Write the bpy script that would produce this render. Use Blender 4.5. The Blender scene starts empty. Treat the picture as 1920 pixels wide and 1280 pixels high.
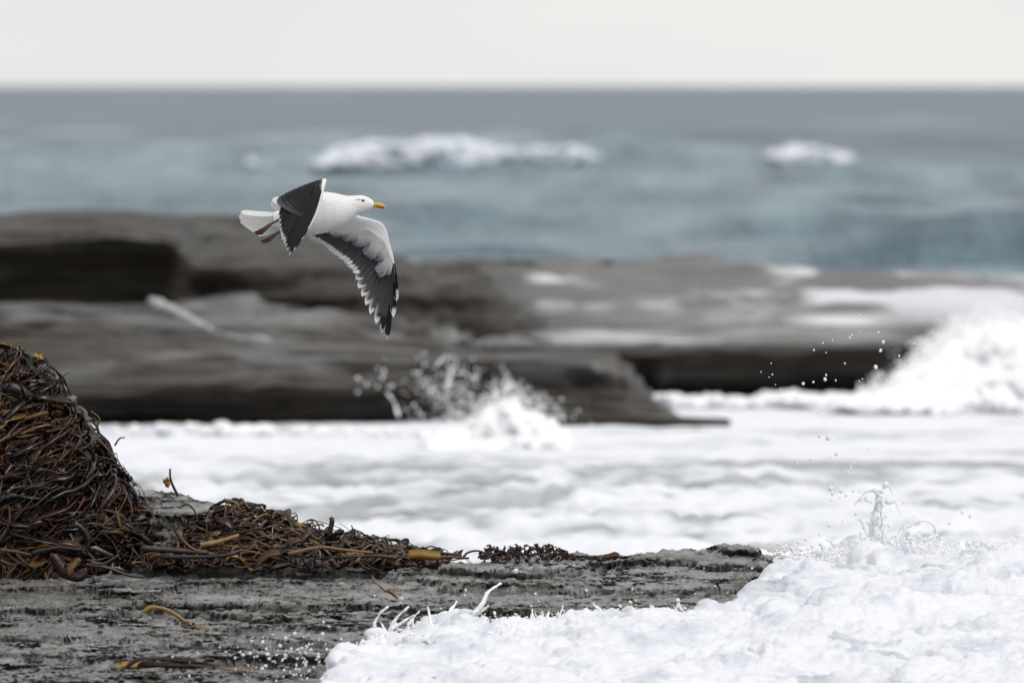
import bpy, bmesh, math, random
import numpy as np
from mathutils import Vector, Matrix, kdtree

random.seed(7); RNG = np.random.default_rng(7)
SC = bpy.context.scene
COL = SC.collection

# ------------------------------------------------------------------ camera
HC = 3.0                                   # eye height above the water, metres
LENS = 500.0
F = 1920 * LENS / 36.0                     # focal length in photo pixels
PITCH = math.atan(480.0 / F)
cam_d = bpy.data.cameras.new('camera'); cam = bpy.data.objects.new('camera', cam_d); COL.objects.link(cam)
cam.location = (0, 0, HC); cam.rotation_euler = (math.pi / 2 - PITCH, 0, 0)
cam_d.lens = LENS; cam_d.sensor_width = 36.0; cam_d.clip_start = 1.0; cam_d.clip_end = 120000.0
cam_d.dof.use_dof = True; cam_d.dof.focus_distance = 66.2; cam_d.dof.aperture_fstop = 5.6
SC.camera = cam

# ------------------------------------------------------------------ world / sun / exposure
SUN_EL, SUN_AZ = math.radians(50), math.radians(140)      # azimuth from +Y towards +X
world = bpy.data.worlds.new('World'); SC.world = world; world.use_nodes = True
wn, wl = world.node_tree.nodes, world.node_tree.links
wn.clear()
w_out = wn.new('ShaderNodeOutputWorld'); w_bg = wn.new('ShaderNodeBackground')
sky = wn.new('ShaderNodeTexSky'); sky.sky_type = 'NISHITA'; sky.sun_disc = False
sky.sun_elevation = SUN_EL; sky.sun_rotation = SUN_AZ
tc = wn.new('ShaderNodeTexCoord'); mp = wn.new('ShaderNodeMapping'); mp.inputs['Scale'].default_value = (9, 9, 26)
nz = wn.new('ShaderNodeTexNoise'); nz.inputs['Scale'].default_value = 2.2; nz.inputs['Detail'].default_value = 3
rp = wn.new('ShaderNodeValToRGB')
rp.color_ramp.elements[0].position = 0.3; rp.color_ramp.elements[0].color = (0.775, 0.775, 0.775, 1)
rp.color_ramp.elements[1].position = 0.7; rp.color_ramp.elements[1].color = (0.875, 0.862, 0.838, 1)
sc_ = wn.new('ShaderNodeVectorMath'); sc_.operation = 'SCALE'; sc_.inputs['Scale'].default_value = 10.2
mx = wn.new('ShaderNodeMix'); mx.data_type = 'RGBA'; mx.inputs['Factor'].default_value = 0.93
wl.new(tc.outputs['Generated'], mp.inputs['Vector']); wl.new(mp.outputs['Vector'], nz.inputs['Vector'])
wl.new(nz.outputs['Fac'], rp.inputs['Fac']); wl.new(rp.outputs['Color'], sc_.inputs[0])
wl.new(sky.outputs['Color'], mx.inputs['A']); wl.new(sc_.outputs['Vector'], mx.inputs['B'])
wl.new(mx.outputs['Result'], w_bg.inputs['Color']); w_bg.inputs['Strength'].default_value = 0.1
wl.new(w_bg.outputs['Background'], w_out.inputs['Surface'])

sun_d = bpy.data.lights.new('sun', 'SUN'); sun_d.energy = 1.35; sun_d.angle = math.radians(24); sun_d.color = (1.0, 0.97, 0.93)
sun = bpy.data.objects.new('sun', sun_d); COL.objects.link(sun)
sdir = Vector((math.sin(SUN_AZ) * math.cos(SUN_EL), math.cos(SUN_AZ) * math.cos(SUN_EL), math.sin(SUN_EL)))
sun.rotation_euler = (-sdir).to_track_quat('-Z', 'Y').to_euler(); sun.location = (0, 60, 40)
SC.view_settings.view_transform = 'Standard'; SC.view_settings.look = 'None'
SC.view_settings.exposure = 0.08; SC.view_settings.gamma = 1.0; SC.view_settings.use_curve_mapping = False
SC.cycles.use_denoising = True; SC.cycles.max_bounces = 6; SC.cycles.diffuse_bounces = 4
SC.cycles.use_adaptive_sampling = False

# ------------------------------------------------------------------ helpers
CP, SP = math.cos(PITCH), math.sin(PITCH)
def P(px, py, D):
    """world point at world depth y = D that the photo pixel (px, py) looks at"""
    a = (np.asarray(px, float) - 960) / F; b = (640 - np.asarray(py, float)) / F
    dy = b * SP + CP; dz = b * CP - SP
    t = np.asarray(D, float) / dy
    return np.stack(np.broadcast_arrays(a * t, dy * t, HC + dz * t), -1)
def XPX(X, Y): return 960 + np.asarray(X) / np.asarray(Y) * F
def sstep(a, b, x):
    t = np.clip((np.asarray(x, float) - a) / (b - a), 0, 1); return t * t * (3 - 2 * t)

_perm = RNG.permutation(4096); _val = RNG.random(4096) * 2 - 1
def _h(i, j, k): return _val[_perm[(_perm[(_perm[i & 4095] + j) & 4095] + k) & 4095]]
def noise(x, y, z=0.0):
    x, y, z = np.broadcast_arrays(np.asarray(x, float), np.asarray(y, float), np.asarray(z, float))
    i, j, k = np.floor(x).astype(int), np.floor(y).astype(int), np.floor(z).astype(int)
    u, v, w = x - i, y - j, z - k
    u = u * u * u * (u * (6 * u - 15) + 10); v = v * v * v * (v * (6 * v - 15) + 10); w = w * w * w * (w * (6 * w - 15) + 10)
    def l2(kk):
        a = _h(i, j, kk) * (1 - u) + _h(i + 1, j, kk) * u
        b = _h(i, j + 1, kk) * (1 - u) + _h(i + 1, j + 1, kk) * u
        return a * (1 - v) + b * v
    if not np.any(w): return l2(k)
    return l2(k) * (1 - w) + l2(k + 1) * w
def fbm(x, y, z=0.0, o=4, g=0.5):
    s = 0; a = 1.0; f = 1.0; n = 0
    for q in range(o):
        s = s + a * noise(x * f + 13.7 * q, y * f + 7.1 * q, z * f if np.any(z) else 0.0); n += a; a *= g; f *= 2.03
    return s / n

def mesh_np(name, v, quads=None, tris=None, smooth=True):
    v = np.asarray(v, np.float32).reshape(-1, 3)
    me = bpy.data.meshes.new(name)
    fl, ls = [], []
    if quads is not None and len(quads): fl.append(np.asarray(quads).reshape(-1)); ls.append(np.full(len(quads), 4))
    if tris is not None and len(tris): fl.append(np.asarray(tris).reshape(-1)); ls.append(np.full(len(tris), 3))
    fl = np.concatenate(fl).astype(np.int32); ls = np.concatenate(ls).astype(np.int32)
    me.vertices.add(len(v)); me.vertices.foreach_set('co', v.reshape(-1))
    me.loops.add(len(fl)); me.loops.foreach_set('vertex_index', fl)
    st = np.concatenate([[0], np.cumsum(ls)[:-1]]).astype(np.int32)
    me.polygons.add(len(ls)); me.polygons.foreach_set('loop_start', st); me.polygons.foreach_set('loop_total', ls)
    me.polygons.foreach_set('use_smooth', np.full(len(ls), smooth))
    me.update(calc_edges=True); me.validate()
    return me
def grid_quads(nr, nc, off=0):
    r, c = np.meshgrid(np.arange(nr - 1), np.arange(nc - 1), indexing='ij')
    a = (r * nc + c + off).reshape(-1)
    return np.stack([a, a + 1, a + nc + 1, a + nc], 1)
def attr_col(me, col, name='tint'):
    a = me.color_attributes.new(name, 'FLOAT_COLOR', 'POINT')
    c = np.ones((len(me.vertices), 4), np.float32); c[:, :3] = col
    a.data.foreach_set('color', c.reshape(-1))
def attr_f(me, val, name):
    a = me.attributes.new(name, 'FLOAT', 'POINT'); a.data.foreach_set('value', np.asarray(val, np.float32).reshape(-1))
def link(name, me, mat=None, parent=None, label=None, cat=None, group=None, kind=None):
    o = bpy.data.objects.new(name, me); COL.objects.link(o)
    if mat is not None and me is not None and len(me.materials) == 0: me.materials.append(mat)
    if parent is not None: o.parent = parent
    if label: o['label'] = label
    if cat: o['category'] = cat
    if group: o['group'] = group
    if kind: o['kind'] = kind
    return o
def empty(name, loc, label, cat, group=None):
    o = link(name, None, label=label, cat=cat, group=group); o.location = loc; o.empty_display_size = 0.05
    return o
def remesh(v, f, voxel, smooth=2, sfac=0.5):
    me = bpy.data.meshes.new('tmp'); me.from_pydata(np.asarray(v).tolist(), [], [list(q) for q in f]); me.update()
    o = bpy.data.objects.new('tmp', me); COL.objects.link(o)
    m = o.modifiers.new('r', 'REMESH'); m.mode = 'VOXEL'; m.voxel_size = voxel
    if smooth:
        s = o.modifiers.new('s', 'SMOOTH'); s.iterations = smooth; s.factor = sfac
    dg = bpy.context.evaluated_depsgraph_get(); ev = o.evaluated_get(dg)
    out = bpy.data.meshes.new_from_object(ev)
    bpy.data.objects.remove(o); bpy.data.meshes.remove(me)
    out.polygons.foreach_set('use_smooth', np.ones(len(out.polygons), bool))
    return out
def cull(me, keep):
    v = get_co(me); nl = np.empty(len(me.polygons), np.int32); me.polygons.foreach_get('loop_total', nl); ls = np.empty(len(nl), np.int32); me.polygons.foreach_get('loop_start', ls)
    li = np.empty(len(me.loops), np.int32); me.loops.foreach_get('vertex_index', li)
    out = []
    for k in (4, 3):
        m = nl == k; f = li[ls[m][:, None] + np.arange(k)[None]] if m.any() else np.zeros((0, k), int)
        out.append(f[keep(v[f].mean(1))] if len(f) else f)
    used = np.unique(np.concatenate([o.reshape(-1) for o in out])); mp_ = np.full(len(v), -1); mp_[used] = np.arange(len(used))
    return mesh_np(me.name, v[used], mp_[out[0]] if len(out[0]) else None, mp_[out[1]] if len(out[1]) else None)
def get_co(me):
    a = np.empty(len(me.vertices) * 3, np.float32); me.vertices.foreach_get('co', a); return a.reshape(-1, 3).astype(float)
def get_no(me):
    a = np.empty(len(me.vertices) * 3, np.float32); me.vertices.foreach_get('normal', a); return a.reshape(-1, 3).astype(float)
def set_co(me, v):
    me.vertices.foreach_set('co', np.asarray(v, np.float32).reshape(-1)); me.update()
_b = bmesh.new(); bmesh.ops.create_icosphere(_b, subdivisions=2, radius=1)
ICO_V = np.array([q.co[:] for q in _b.verts]); ICO_F = np.array([[q.index for q in f.verts] for f in _b.faces]); _b.free()
class Soup:
    def __init__(s): s.v = []; s.f = []; s.n = 0
    def add(s, v, f):
        v = np.asarray(v).reshape(-1, 3); s.v.append(v); s.f += [[int(i) + s.n for i in q] for q in f]; s.n += len(v)
    def ball(s, c, r, sc=(1, 1, 1)): s.add(ICO_V * r * np.asarray(sc) + np.asarray(c), ICO_F)
    def tube(s, pts, rad, k=8):
        v, q, t = tube_geo(pts, rad, k); s.add(v, list(q) + list(t))
    def verts(s): return np.concatenate(s.v)
def smooth_path(pts, n):
    """Catmull-Rom through pts"""
    p = np.asarray(pts, float); p = np.vstack([2 * p[0] - p[1], p, 2 * p[-1] - p[-2]])
    u = np.linspace(0, len(p) - 3 - 1e-6, n); i = np.floor(u).astype(int); t = (u - i)[:, None]
    a, b, c, d = p[i], p[i + 1], p[i + 2], p[i + 3]
    return 0.5 * (2 * b + (c - a) * t + (2 * a - 5 * b + 4 * c - d) * t ** 2 + (3 * b - a - 3 * c + d) * t ** 3)
def frames(pts, up=(0.13, -1, 0.31)):
    p = np.asarray(pts, float); t = np.gradient(p, axis=0); t /= np.linalg.norm(t, axis=1)[:, None] + 1e-9
    s = np.cross(t, np.asarray(up, float)); s /= np.linalg.norm(s, axis=1)[:, None] + 1e-9
    return t, s, np.cross(s, t)
def tube_geo(pts, rad, k=8):
    p = np.asarray(pts, float); n = len(p); rad = np.broadcast_to(np.asarray(rad, float), (n,))
    t, s, u = frames(p)
    a = np.linspace(0, 2 * np.pi, k, endpoint=False)
    v = p[:, None] + rad[:, None, None] * (np.cos(a)[None, :, None] * s[:, None] + np.sin(a)[None, :, None] * u[:, None])
    v = np.vstack([v.reshape(-1, 3), p[0:1] - t[0:1] * rad[0] * .5, p[-1:] + t[-1:] * rad[-1] * .5])
    q = []; tr = []
    for i in range(n - 1):
        for j in range(k):
            j2 = (j + 1) % k; q.append([i * k + j, i * k + j2, (i + 1) * k + j2, (i + 1) * k + j])
    for j in range(k):
        j2 = (j + 1) % k; tr.append([n * k, j2, j]); tr.append([n * k + 1, (n - 1) * k + j, (n - 1) * k + j2])
    return v, q, tr

# ------------------------------------------------------------------ materials
def new_mat(name):
    m = bpy.data.materials.new(name); m.use_nodes = True
    nt = m.node_tree; return m, nt.nodes, nt.links, nt.nodes['Principled BSDF']
def ramp(n, stops):
    r = n.new('ShaderNodeValToRGB'); e = r.color_ramp.elements
    while len(e) < len(stops): e.new(0.5)
    for q, (p, c) in zip(e, stops): q.position = p; q.color = (*c, 1) if len(c) == 3 else c
    return r
def tex_noise(n, l, scale, detail=6, mapscale=None, coord='Object', rough=0.6):
    t = n.new('ShaderNodeTexCoord'); z = n.new('ShaderNodeTexNoise')
    z.inputs['Scale'].default_value = scale; z.inputs['Detail'].default_value = detail; z.inputs['Roughness'].default_value = rough
    if mapscale:
        m = n.new('ShaderNodeMapping'); m.inputs['Scale'].default_value = mapscale
        l.new(t.outputs[coord], m.inputs['Vector']); l.new(m.outputs['Vector'], z.inputs['Vector'])
    else: l.new(t.outputs[coord], z.inputs['Vector'])
    return z
def bump(n, l, height, strength, dist, prev=None):
    b = n.new('ShaderNodeBump'); b.inputs['Strength'].default_value = strength; b.inputs['Distance'].default_value = dist
    l.new(height, b.inputs['Height'])
    if prev: l.new(prev.outputs['Normal'], b.inputs['Normal'])
    return b

def mat_rock_front():
    m, n, l, b = new_mat('wet_shale')
    z1 = tex_noise(n, l, 1.0, 8, (1.3, 2.5, 20)); z2 = tex_noise(n, l, 1.0, 8, (16, 9, 60), rough=.7); z3 = tex_noise(n, l, .9, 4, (1, 1, 6))
    r1 = ramp(n, [(.30, (.080, .077, .066)), (.45, (.175, .171, .160)), (.58, (.27, .268, .265)), (.75, (.39, .39, .40))])
    r2 = ramp(n, [(.32, (.30, .30, .28)), (.5, (.85, .85, .85)), (.68, (1.5, 1.5, 1.52))])
    r3 = ramp(n, [(.52, (0, 0, 0)), (.68, (1, 1, 1))])
    mu = n.new('ShaderNodeMix'); mu.data_type = 'RGBA'; mu.blend_type = 'MULTIPLY'; mu.inputs['Factor'].default_value = 1
    l.new(z1.outputs['Fac'], r1.inputs['Fac']); l.new(z2.outputs['Fac'], r2.inputs['Fac']); l.new(z3.outputs['Fac'], r3.inputs['Fac'])
    l.new(r1.outputs['Color'], mu.inputs['A']); l.new(r2.outputs['Color'], mu.inputs['B'])
    al = n.new('ShaderNodeMix'); al.data_type = 'RGBA'; al.inputs['B'].default_value = (.045, .042, .028, 1)
    k = n.new('ShaderNodeMath'); k.operation = 'MULTIPLY'; k.inputs[1].default_value = .65
    l.new(r3.outputs['Color'], k.inputs[0]); l.new(k.outputs[0], al.inputs['Factor']); l.new(mu.outputs['Result'], al.inputs['A'])
    at = n.new('ShaderNodeAttribute'); at.attribute_name = 'wash'; fo = n.new('ShaderNodeMix'); fo.data_type = 'RGBA'; fo.inputs['B'].default_value = (.80, .815, .86, 1)
    l.new(at.outputs['Fac'], fo.inputs['Factor']); l.new(al.outputs['Result'], fo.inputs['A']); l.new(fo.outputs['Result'], b.inputs['Base Color'])
    rr = ramp(n, [(.35, (.18,) * 3), (.65, (.46,) * 3)]); l.new(z2.outputs['Fac'], rr.inputs['Fac']); l.new(rr.outputs['Color'], b.inputs['Roughness'])
    b1 = bump(n, l, z2.outputs['Fac'], 1.0, .03); z4 = tex_noise(n, l, 1.0, 5, (70, 40, 150)); b2 = bump(n, l, z4.outputs['Fac'], 1.0, .012, b1)
    l.new(b2.outputs['Normal'], b.inputs['Normal']); b.inputs['Specular IOR Level'].default_value = .6
    return m
def mat_rock_back():
    m, n, l, b = new_mat('brown_shore_rock')
    z1 = tex_noise(n, l, 1.0, 7, (.22, .5, 7.5)); z2 = tex_noise(n, l, 1.0, 6, (1.2, 2.5, 22))
    r1 = ramp(n, [(.3, (.015, .012, .0095)), (.48, (.036, .030, .024)), (.62, (.066, .060, .052)), (.78, (.125, .122, .118))])
    r2 = ramp(n, [(.3, (.6, .6, .6)), (.7, (1.3, 1.3, 1.3))])
    mu = n.new('ShaderNodeMix'); mu.data_type = 'RGBA'; mu.blend_type = 'MULTIPLY'; mu.inputs['Factor'].default_value = 1
    l.new(z1.outputs['Fac'], r1.inputs['Fac']); l.new(z2.outputs['Fac'], r2.inputs['Fac'])
    l.new(r1.outputs['Color'], mu.inputs['A']); l.new(r2.outputs['Color'], mu.inputs['B'])
    at = n.new('ShaderNodeAttribute'); at.attribute_name = 'wash'      # foam left on the rock; on the platform also painted sky sheen
    fo = n.new('ShaderNodeMix'); fo.data_type = 'RGBA'; fo.inputs['B'].default_value = (.74, .76, .80, 1)
    l.new(at.outputs['Fac'], fo.inputs['Factor']); l.new(mu.outputs['Result'], fo.inputs['A'])
    l.new(fo.outputs['Result'], b.inputs['Base Color'])
    b.inputs['Roughness'].default_value = .5; b.inputs['Specular IOR Level'].default_value = .12
    b1 = bump(n, l, z2.outputs['Fac'], .8, .06); l.new(b1.outputs['Normal'], b.inputs['Normal'])
    return m
def mat_foam(name='sea_foam', grey=True):
    m, n, l, b = new_mat(name)
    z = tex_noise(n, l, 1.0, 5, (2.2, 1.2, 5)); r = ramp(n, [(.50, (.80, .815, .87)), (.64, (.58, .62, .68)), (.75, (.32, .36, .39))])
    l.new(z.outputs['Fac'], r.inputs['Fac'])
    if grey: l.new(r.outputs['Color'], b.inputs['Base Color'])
    else: b.inputs['Base Color'].default_value = (.93, .935, .955, 1)
    b.inputs['Roughness'].default_value = .45; b.inputs['Specular IOR Level'].default_value = .3
    tr = n.new('ShaderNodeBsdfTranslucent'); tr.inputs['Color'].default_value = (.92, .93, .95, 1); mi = n.new('ShaderNodeMixShader'); mi.inputs['Fac'].default_value = .0
    l.new(b.outputs['BSDF'], mi.inputs[1]); l.new(tr.outputs['BSDF'], mi.inputs[2]); l.new(mi.outputs['Shader'], n['Material Output'].inputs['Surface'])
    z2 = tex_noise(n, l, 38, 6, rough=.7); v = n.new('ShaderNodeTexVoronoi'); v.inputs['Scale'].default_value = 45
    t = n.new('ShaderNodeTexCoord'); l.new(t.outputs['Object'], v.inputs['Vector'])
    b1 = bump(n, l, z2.outputs['Fac'], .5, .016); b2 = bump(n, l, v.outputs['Distance'], .25, .008, b1)
    l.new(b2.outputs['Normal'], b.inputs['Normal'])
    return m
def mat_cove():
    m, n, l, b = new_mat('foam_streaked_water')
    at = n.new('ShaderNodeAttribute'); at.attribute_name = 'foam'
    r = ramp(n, [(0, (.24, .26, .275)), (.45, (.58, .61, .645)), (1, (.80, .82, .875))])
    l.new(at.outputs['Fac'], r.inputs['Fac']); l.new(r.outputs['Color'], b.inputs['Base Color'])
    rr = ramp(n, [(0, (.22,) * 3), (1, (.6,) * 3)]); l.new(at.outputs['Fac'], rr.inputs['Fac']); l.new(rr.outputs['Color'], b.inputs['Roughness'])
    z = tex_noise(n, l, 6, 5); b1 = bump(n, l, z.outputs['Fac'], .5, .05); l.new(b1.outputs['Normal'], b.inputs['Normal'])
    b.inputs['IOR'].default_value = 1.33
    return m
def mat_sea():
    m, n, l, b = new_mat('sea_water')
    at = n.new('ShaderNodeAttribute'); at.attribute_name = 'foam'
    aw = n.new('ShaderNodeAttribute'); aw.attribute_name = 'shoal'     # aerated green water over the shallows, plus painted glow in the swell face
    c0 = n.new('ShaderNodeMix'); c0.data_type = 'RGBA'; c0.inputs['A'].default_value = (.066, .108, .165, 1); c0.inputs['B'].default_value = (.205, .290, .325, 1)
    l.new(aw.outputs['Fac'], c0.inputs['Factor'])
    zc = tex_noise(n, l, 1.0, 4, (.75, .085, 1)); zr = ramp(n, [(.30, (.62, .66, .68)), (.5, (1, 1, 1)), (.70, (1.42, 1.40, 1.38))]); l.new(zc.outputs['Fac'], zr.inputs['Fac'])   # streaks of aerated water
    cm = n.new('ShaderNodeMix'); cm.data_type = 'RGBA'; cm.blend_type = 'MULTIPLY'; cm.inputs['Factor'].default_value = 1; l.new(c0.outputs['Result'], cm.inputs['A']); l.new(zr.outputs['Color'], cm.inputs['B'])
    c1 = n.new('ShaderNodeMix'); c1.data_type = 'RGBA'; c1.inputs['B'].default_value = (.80, .83, .88, 1)
    l.new(at.outputs['Fac'], c1.inputs['Factor']); l.new(cm.outputs['Result'], c1.inputs['A']); l.new(c1.outputs['Result'], b.inputs['Base Color'])
    b.inputs['Roughness'].default_value = .35; b.inputs['IOR'].default_value = 1.33; b.inputs['Specular IOR Level'].default_value = .34
    z = tex_noise(n, l, 1.0, 6, (1.5, .3, 1)); b1 = bump(n, l, z.outputs['Fac'], 1.0, 1.0); l.new(b1.outputs['Normal'], b.inputs['Normal'])
    return m
def mat_tint(name, rough=.6, spec=.3, sub=0, bumpy=None, translucent=0):
    m, n, l, b = new_mat(name)
    a = n.new('ShaderNodeAttribute'); a.attribute_name = 'tint'; l.new(a.outputs['Color'], b.inputs['Base Color'])
    z = tex_noise(n, l, 60, 4); r = ramp(n, [(.3, (max(rough - .1, .05),) * 3), (.7, (rough + .1,) * 3)])
    l.new(z.outputs['Fac'], r.inputs['Fac']); l.new(r.outputs['Color'], b.inputs['Roughness'])
    b.inputs['Specular IOR Level'].default_value = spec
    if translucent:
        t = n.new('ShaderNodeBsdfTranslucent'); mi = n.new('ShaderNodeMixShader'); mi.inputs['Fac'].default_value = translucent
        l.new(a.outputs['Color'], t.inputs['Color']); l.new(b.outputs['BSDF'], mi.inputs[1]); l.new(t.outputs['BSDF'], mi.inputs[2]); l.new(mi.outputs['Shader'], n['Material Output'].inputs['Surface'])
    if bumpy:
        z2 = tex_noise(n, l, bumpy[0], 4); bb = bump(n, l, z2.outputs['Fac'], bumpy[1], bumpy[2]); l.new(bb.outputs['Normal'], b.inputs['Normal'])
    return m
def mat_kelp(name, stops, rough=.3):
    m, n, l, b = new_mat(name)
    oi = n.new('ShaderNodeObjectInfo'); at = n.new('ShaderNodeAttribute'); at.attribute_name = 'shade'
    z = tex_noise(n, l, 18, 4)
    ad = n.new('ShaderNodeMath'); ad.operation = 'ADD'; l.new(oi.outputs['Random'], ad.inputs[0]); l.new(at.outputs['Fac'], ad.inputs[1])
    fr = n.new('ShaderNodeMath'); fr.operation = 'FRACT'; l.new(ad.outputs[0], fr.inputs[0])
    m2 = n.new('ShaderNodeMath'); m2.operation = 'MULTIPLY_ADD'; m2.inputs[1].default_value = .35; l.new(z.outputs['Fac'], m2.inputs[0]); l.new(fr.outputs[0], m2.inputs[2])
    su = n.new('ShaderNodeMath'); su.operation = 'SUBTRACT'; su.inputs[1].default_value = .17; l.new(m2.outputs[0], su.inputs[0])
    r = ramp(n, stops); l.new(su.outputs[0], r.inputs['Fac']); l.new(r.outputs['Color'], b.inputs['Base Color'])
    b.inputs['Roughness'].default_value = rough; b.inputs['Specular IOR Level'].default_value = .5
    z3 = tex_noise(n, l, 70, 3); bb = bump(n, l, z3.outputs['Fac'], .35, .006); l.new(bb.outputs['Normal'], b.inputs['Normal'])
    return m
def mat_water_drop():
    m, n, l, b = new_mat('aerated_water')
    b.inputs['Base Color'].default_value = (.88, .90, .93, 1); b.inputs['Roughness'].default_value = .12
    b.inputs['Transmission Weight'].default_value = .15; b.inputs['IOR'].default_value = 1.33
    return m
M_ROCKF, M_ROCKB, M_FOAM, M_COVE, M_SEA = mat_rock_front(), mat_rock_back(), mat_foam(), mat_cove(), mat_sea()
M_FOAMW = mat_foam('splash_foam', False); M_FOAMF = mat_foam('far_foam', False); M_FOAMF.node_tree.nodes['Principled BSDF'].inputs['Base Color'].default_value = (.74, .77, .83, 1); M_FOAMT = mat_foam('thin_foam', False); M_FOAMT.node_tree.nodes['Principled BSDF'].inputs['Base Color'].default_value = (.46, .46, .47, 1)
M_FEATHER = mat_tint('feather', .6, .2, bumpy=(90, .15, .004), translucent=.2); M_SKIN = mat_tint('bill_and_feet', .4, .4)
M_DOWN = mat_tint('body_down', .65, .15, bumpy=(120, .25, .004)); M_DROP = mat_water_drop(); M_VEIL = mat_water_drop(); M_VEIL.name = 'water_film'; M_VEIL.node_tree.nodes['Principled BSDF'].inputs['Transmission Weight'].default_value = .6; M_VEIL.node_tree.nodes['Principled BSDF'].inputs['IOR'].default_value = 1.12
M_KBLADE = mat_kelp('kelp_blade', [(.0, (.008, .006, .005)), (.42, (.015, .0095, .0075)), (.70, (.036, .013, .007)), (.88, (.080, .028, .009)), (1, (.13, .075, .016))], .24)
M_KSTIPE = mat_kelp('kelp_stipe', [(.0, (.014, .008, .005)), (.42, (.036, .016, .007)), (.7, (.095, .042, .013)), (.9, (.20, .105, .032)), (1, (.33, .21, .08))], .33)
M_KOLIVE = mat_kelp('kelp_olive', [(0, (.16, .085, .012)), (.5, (.24, .14, .02)), (1, (.30, .19, .035))], .35)
M_KRED = mat_kelp('red_weed', [(0, (.020, .007, .007)), (.5, (.035, .014, .012)), (1, (.07, .03, .02))], .4)

# ================================================================== SEA (open water to the horizon)
def build_sea():
    rows = np.concatenate([np.linspace(46, 150, 24, endpoint=False), np.geomspace(150, 1300, 520, endpoint=False), np.geomspace(1300, 70000, 80)])
    s = np.linspace(-1, 1, 210); xs = .052 * s + .26 * s ** 5
    D, A = np.meshgrid(rows, xs, indexing='ij'); X = D * A; Y = D
    z = np.zeros_like(X)
    for i in range(46):
        lam = 2.2 * (7 ** RNG.random()); th = RNG.normal(0, .55); k = 2 * np.pi / lam
        amp = lam ** .8 * .0135
        fade = 1 - sstep(.10, .30, np.gradient(rows) / lam)[:, None]
        ph = k * (X * math.sin(th) + Y * math.cos(th)) + RNG.random() * 6.28 + 1.2 * noise(X / 50 + i, Y / 80)
        z += amp * fade * (np.sin(ph) + .25 * np.sin(2 * ph + 1.5))
    z *= .7 * sstep(145, 175, Y) + .3
    foam = np.zeros_like(z)
    # the breaking swell and two smaller ones
    for (yc, h, wf, wb, se) in ((400, 1.35, 16, 26, 0), (470, .7, 14, 22, 5), (330, .55, 10, 18, 9), (620, .8, 20, 30, 13)):
        yy = yc + 14 * noise(X / 26 + se, se + .5) + 5 * noise(X / 7 + se, se + 3.5)
        d = Y - yy; am = h * (.72 + .4 * noise(X / 14 + se, se * 1.7 + .3))
        z += am * np.where(d < 0, np.exp(-(d / wf) ** 2), np.exp(-(d / wb) ** 2))
    PX = XPX(X, Y); dm = Y - (400 + 14 * noise(X / 26, .5) + 5 * noise(X / 7, 3.5)); glow = np.where(dm < 0, np.exp(-(dm / 30) ** 2), np.exp(-(dm / 8) ** 2))  # glow: green light through the main swell face, painted as colour
    shoal = sstep(640, 300, Y + 60 * noise(X / 20, Y / 60)) * (.62 + .4 * noise(X / 6 + Y / 40, Y / 25, .5) + .4 * noise(X / 1.8 + Y / 30, Y / 9, 1.5))
    # scattered whitecaps far out
    foam = np.clip(sstep(.50, .72, noise(X / 9, Y / 34, 2.2)) * sstep(.2, .6, noise(X / 30, Y / 90, 4.4)) * .5 * sstep(300, 420, Y), 0, .6)
    z -= .9 * sstep(172, 150, Y)
    R = 70000.; far = np.array([(-R, -R, -1.5), (R, -R, -1.5), (R, R, -1.5), (-R, R, -1.5)]); nv = X.size
    me = mesh_np('sea', np.vstack([np.stack([X, Y, z], -1).reshape(-1, 3), far]), np.vstack([grid_quads(*X.shape), [[nv, nv + 1, nv + 2, nv + 3]]]))
    pad = np.zeros(4); attr_f(me, np.concatenate([np.clip(foam, 0, 1).reshape(-1), pad]), 'foam'); attr_f(me, np.concatenate([np.clip(shoal + .45 * glow, 0, 1).reshape(-1), pad]), 'shoal')
    link('sea', me, M_SEA, kind='structure', label='grey green open sea with low swell out to the horizon')
    return
build_sea()

# white water on the swell: lumpy foam rolls
def foam_roll(name, blobs, voxel, label, cat, group=None, disp=.5, mat=None):
    sp = Soup()
    for (c, r, s) in blobs: sp.ball(c, r, s)
    me = remesh(sp.verts(), sp.f, voxel, 2)
    v, nn = get_co(me), get_no(me); q = 1 / (voxel * 6)
    v += nn * (np.abs(fbm(v[:, 0] * q, v[:, 1] * q, v[:, 2] * q, 3)) * 2 - .4)[:, None] * voxel * 2.2 * disp
    set_co(me, v)
    return link(name, me, mat or (M_FOAMF if name == 'breaker_foam' else M_FOAMW), kind='stuff', label=label, cat=cat, group=group)
def roll_blobs(pts, D, n, rpx, lean=0.):
    """pts: top outline (px, py_top, py_bottom) -> foam balls heaped under it"""
    p = np.array(pts, float); out = []
    for _ in range(n):
        x = random.uniform(p[0, 0], p[-1, 0]); t = np.interp(x, p[:, 0], p[:, 1]); b = np.interp(x, p[:, 0], p[:, 2])
        r = random.uniform(*rpx); r = min(r, max((b - t) * .5, 2)); y = random.uniform(t + r, max(b - r * .3, t + r + .1))
        d = D + random.uniform(-1, 1) * .012 * D * .5
        d += lean * (b - y)
        out.append((P(x, y, d), r * d / F, (1.5, 1.2, .85)))
    return out
foam_roll('breaker_foam', roll_blobs([(590, 296, 314), (640, 268, 322), (700, 258, 324), (760, 262, 320), (820, 250, 320), (880, 254, 316), (930, 274, 308)], 394, 520, (4, 13)), .11,
          'largest white breaking crest on the distant swell', 'wave crest', 'breaking crests out at sea')
foam_roll('breaker_foam', roll_blobs([(930, 276, 306), (1000, 270, 308), (1060, 268, 306), (1125, 284, 302)], 395, 200, (4, 9)), .10,
          'thin white crest just right of the largest distant breaker', 'wave crest', 'breaking crests out at sea')
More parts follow.
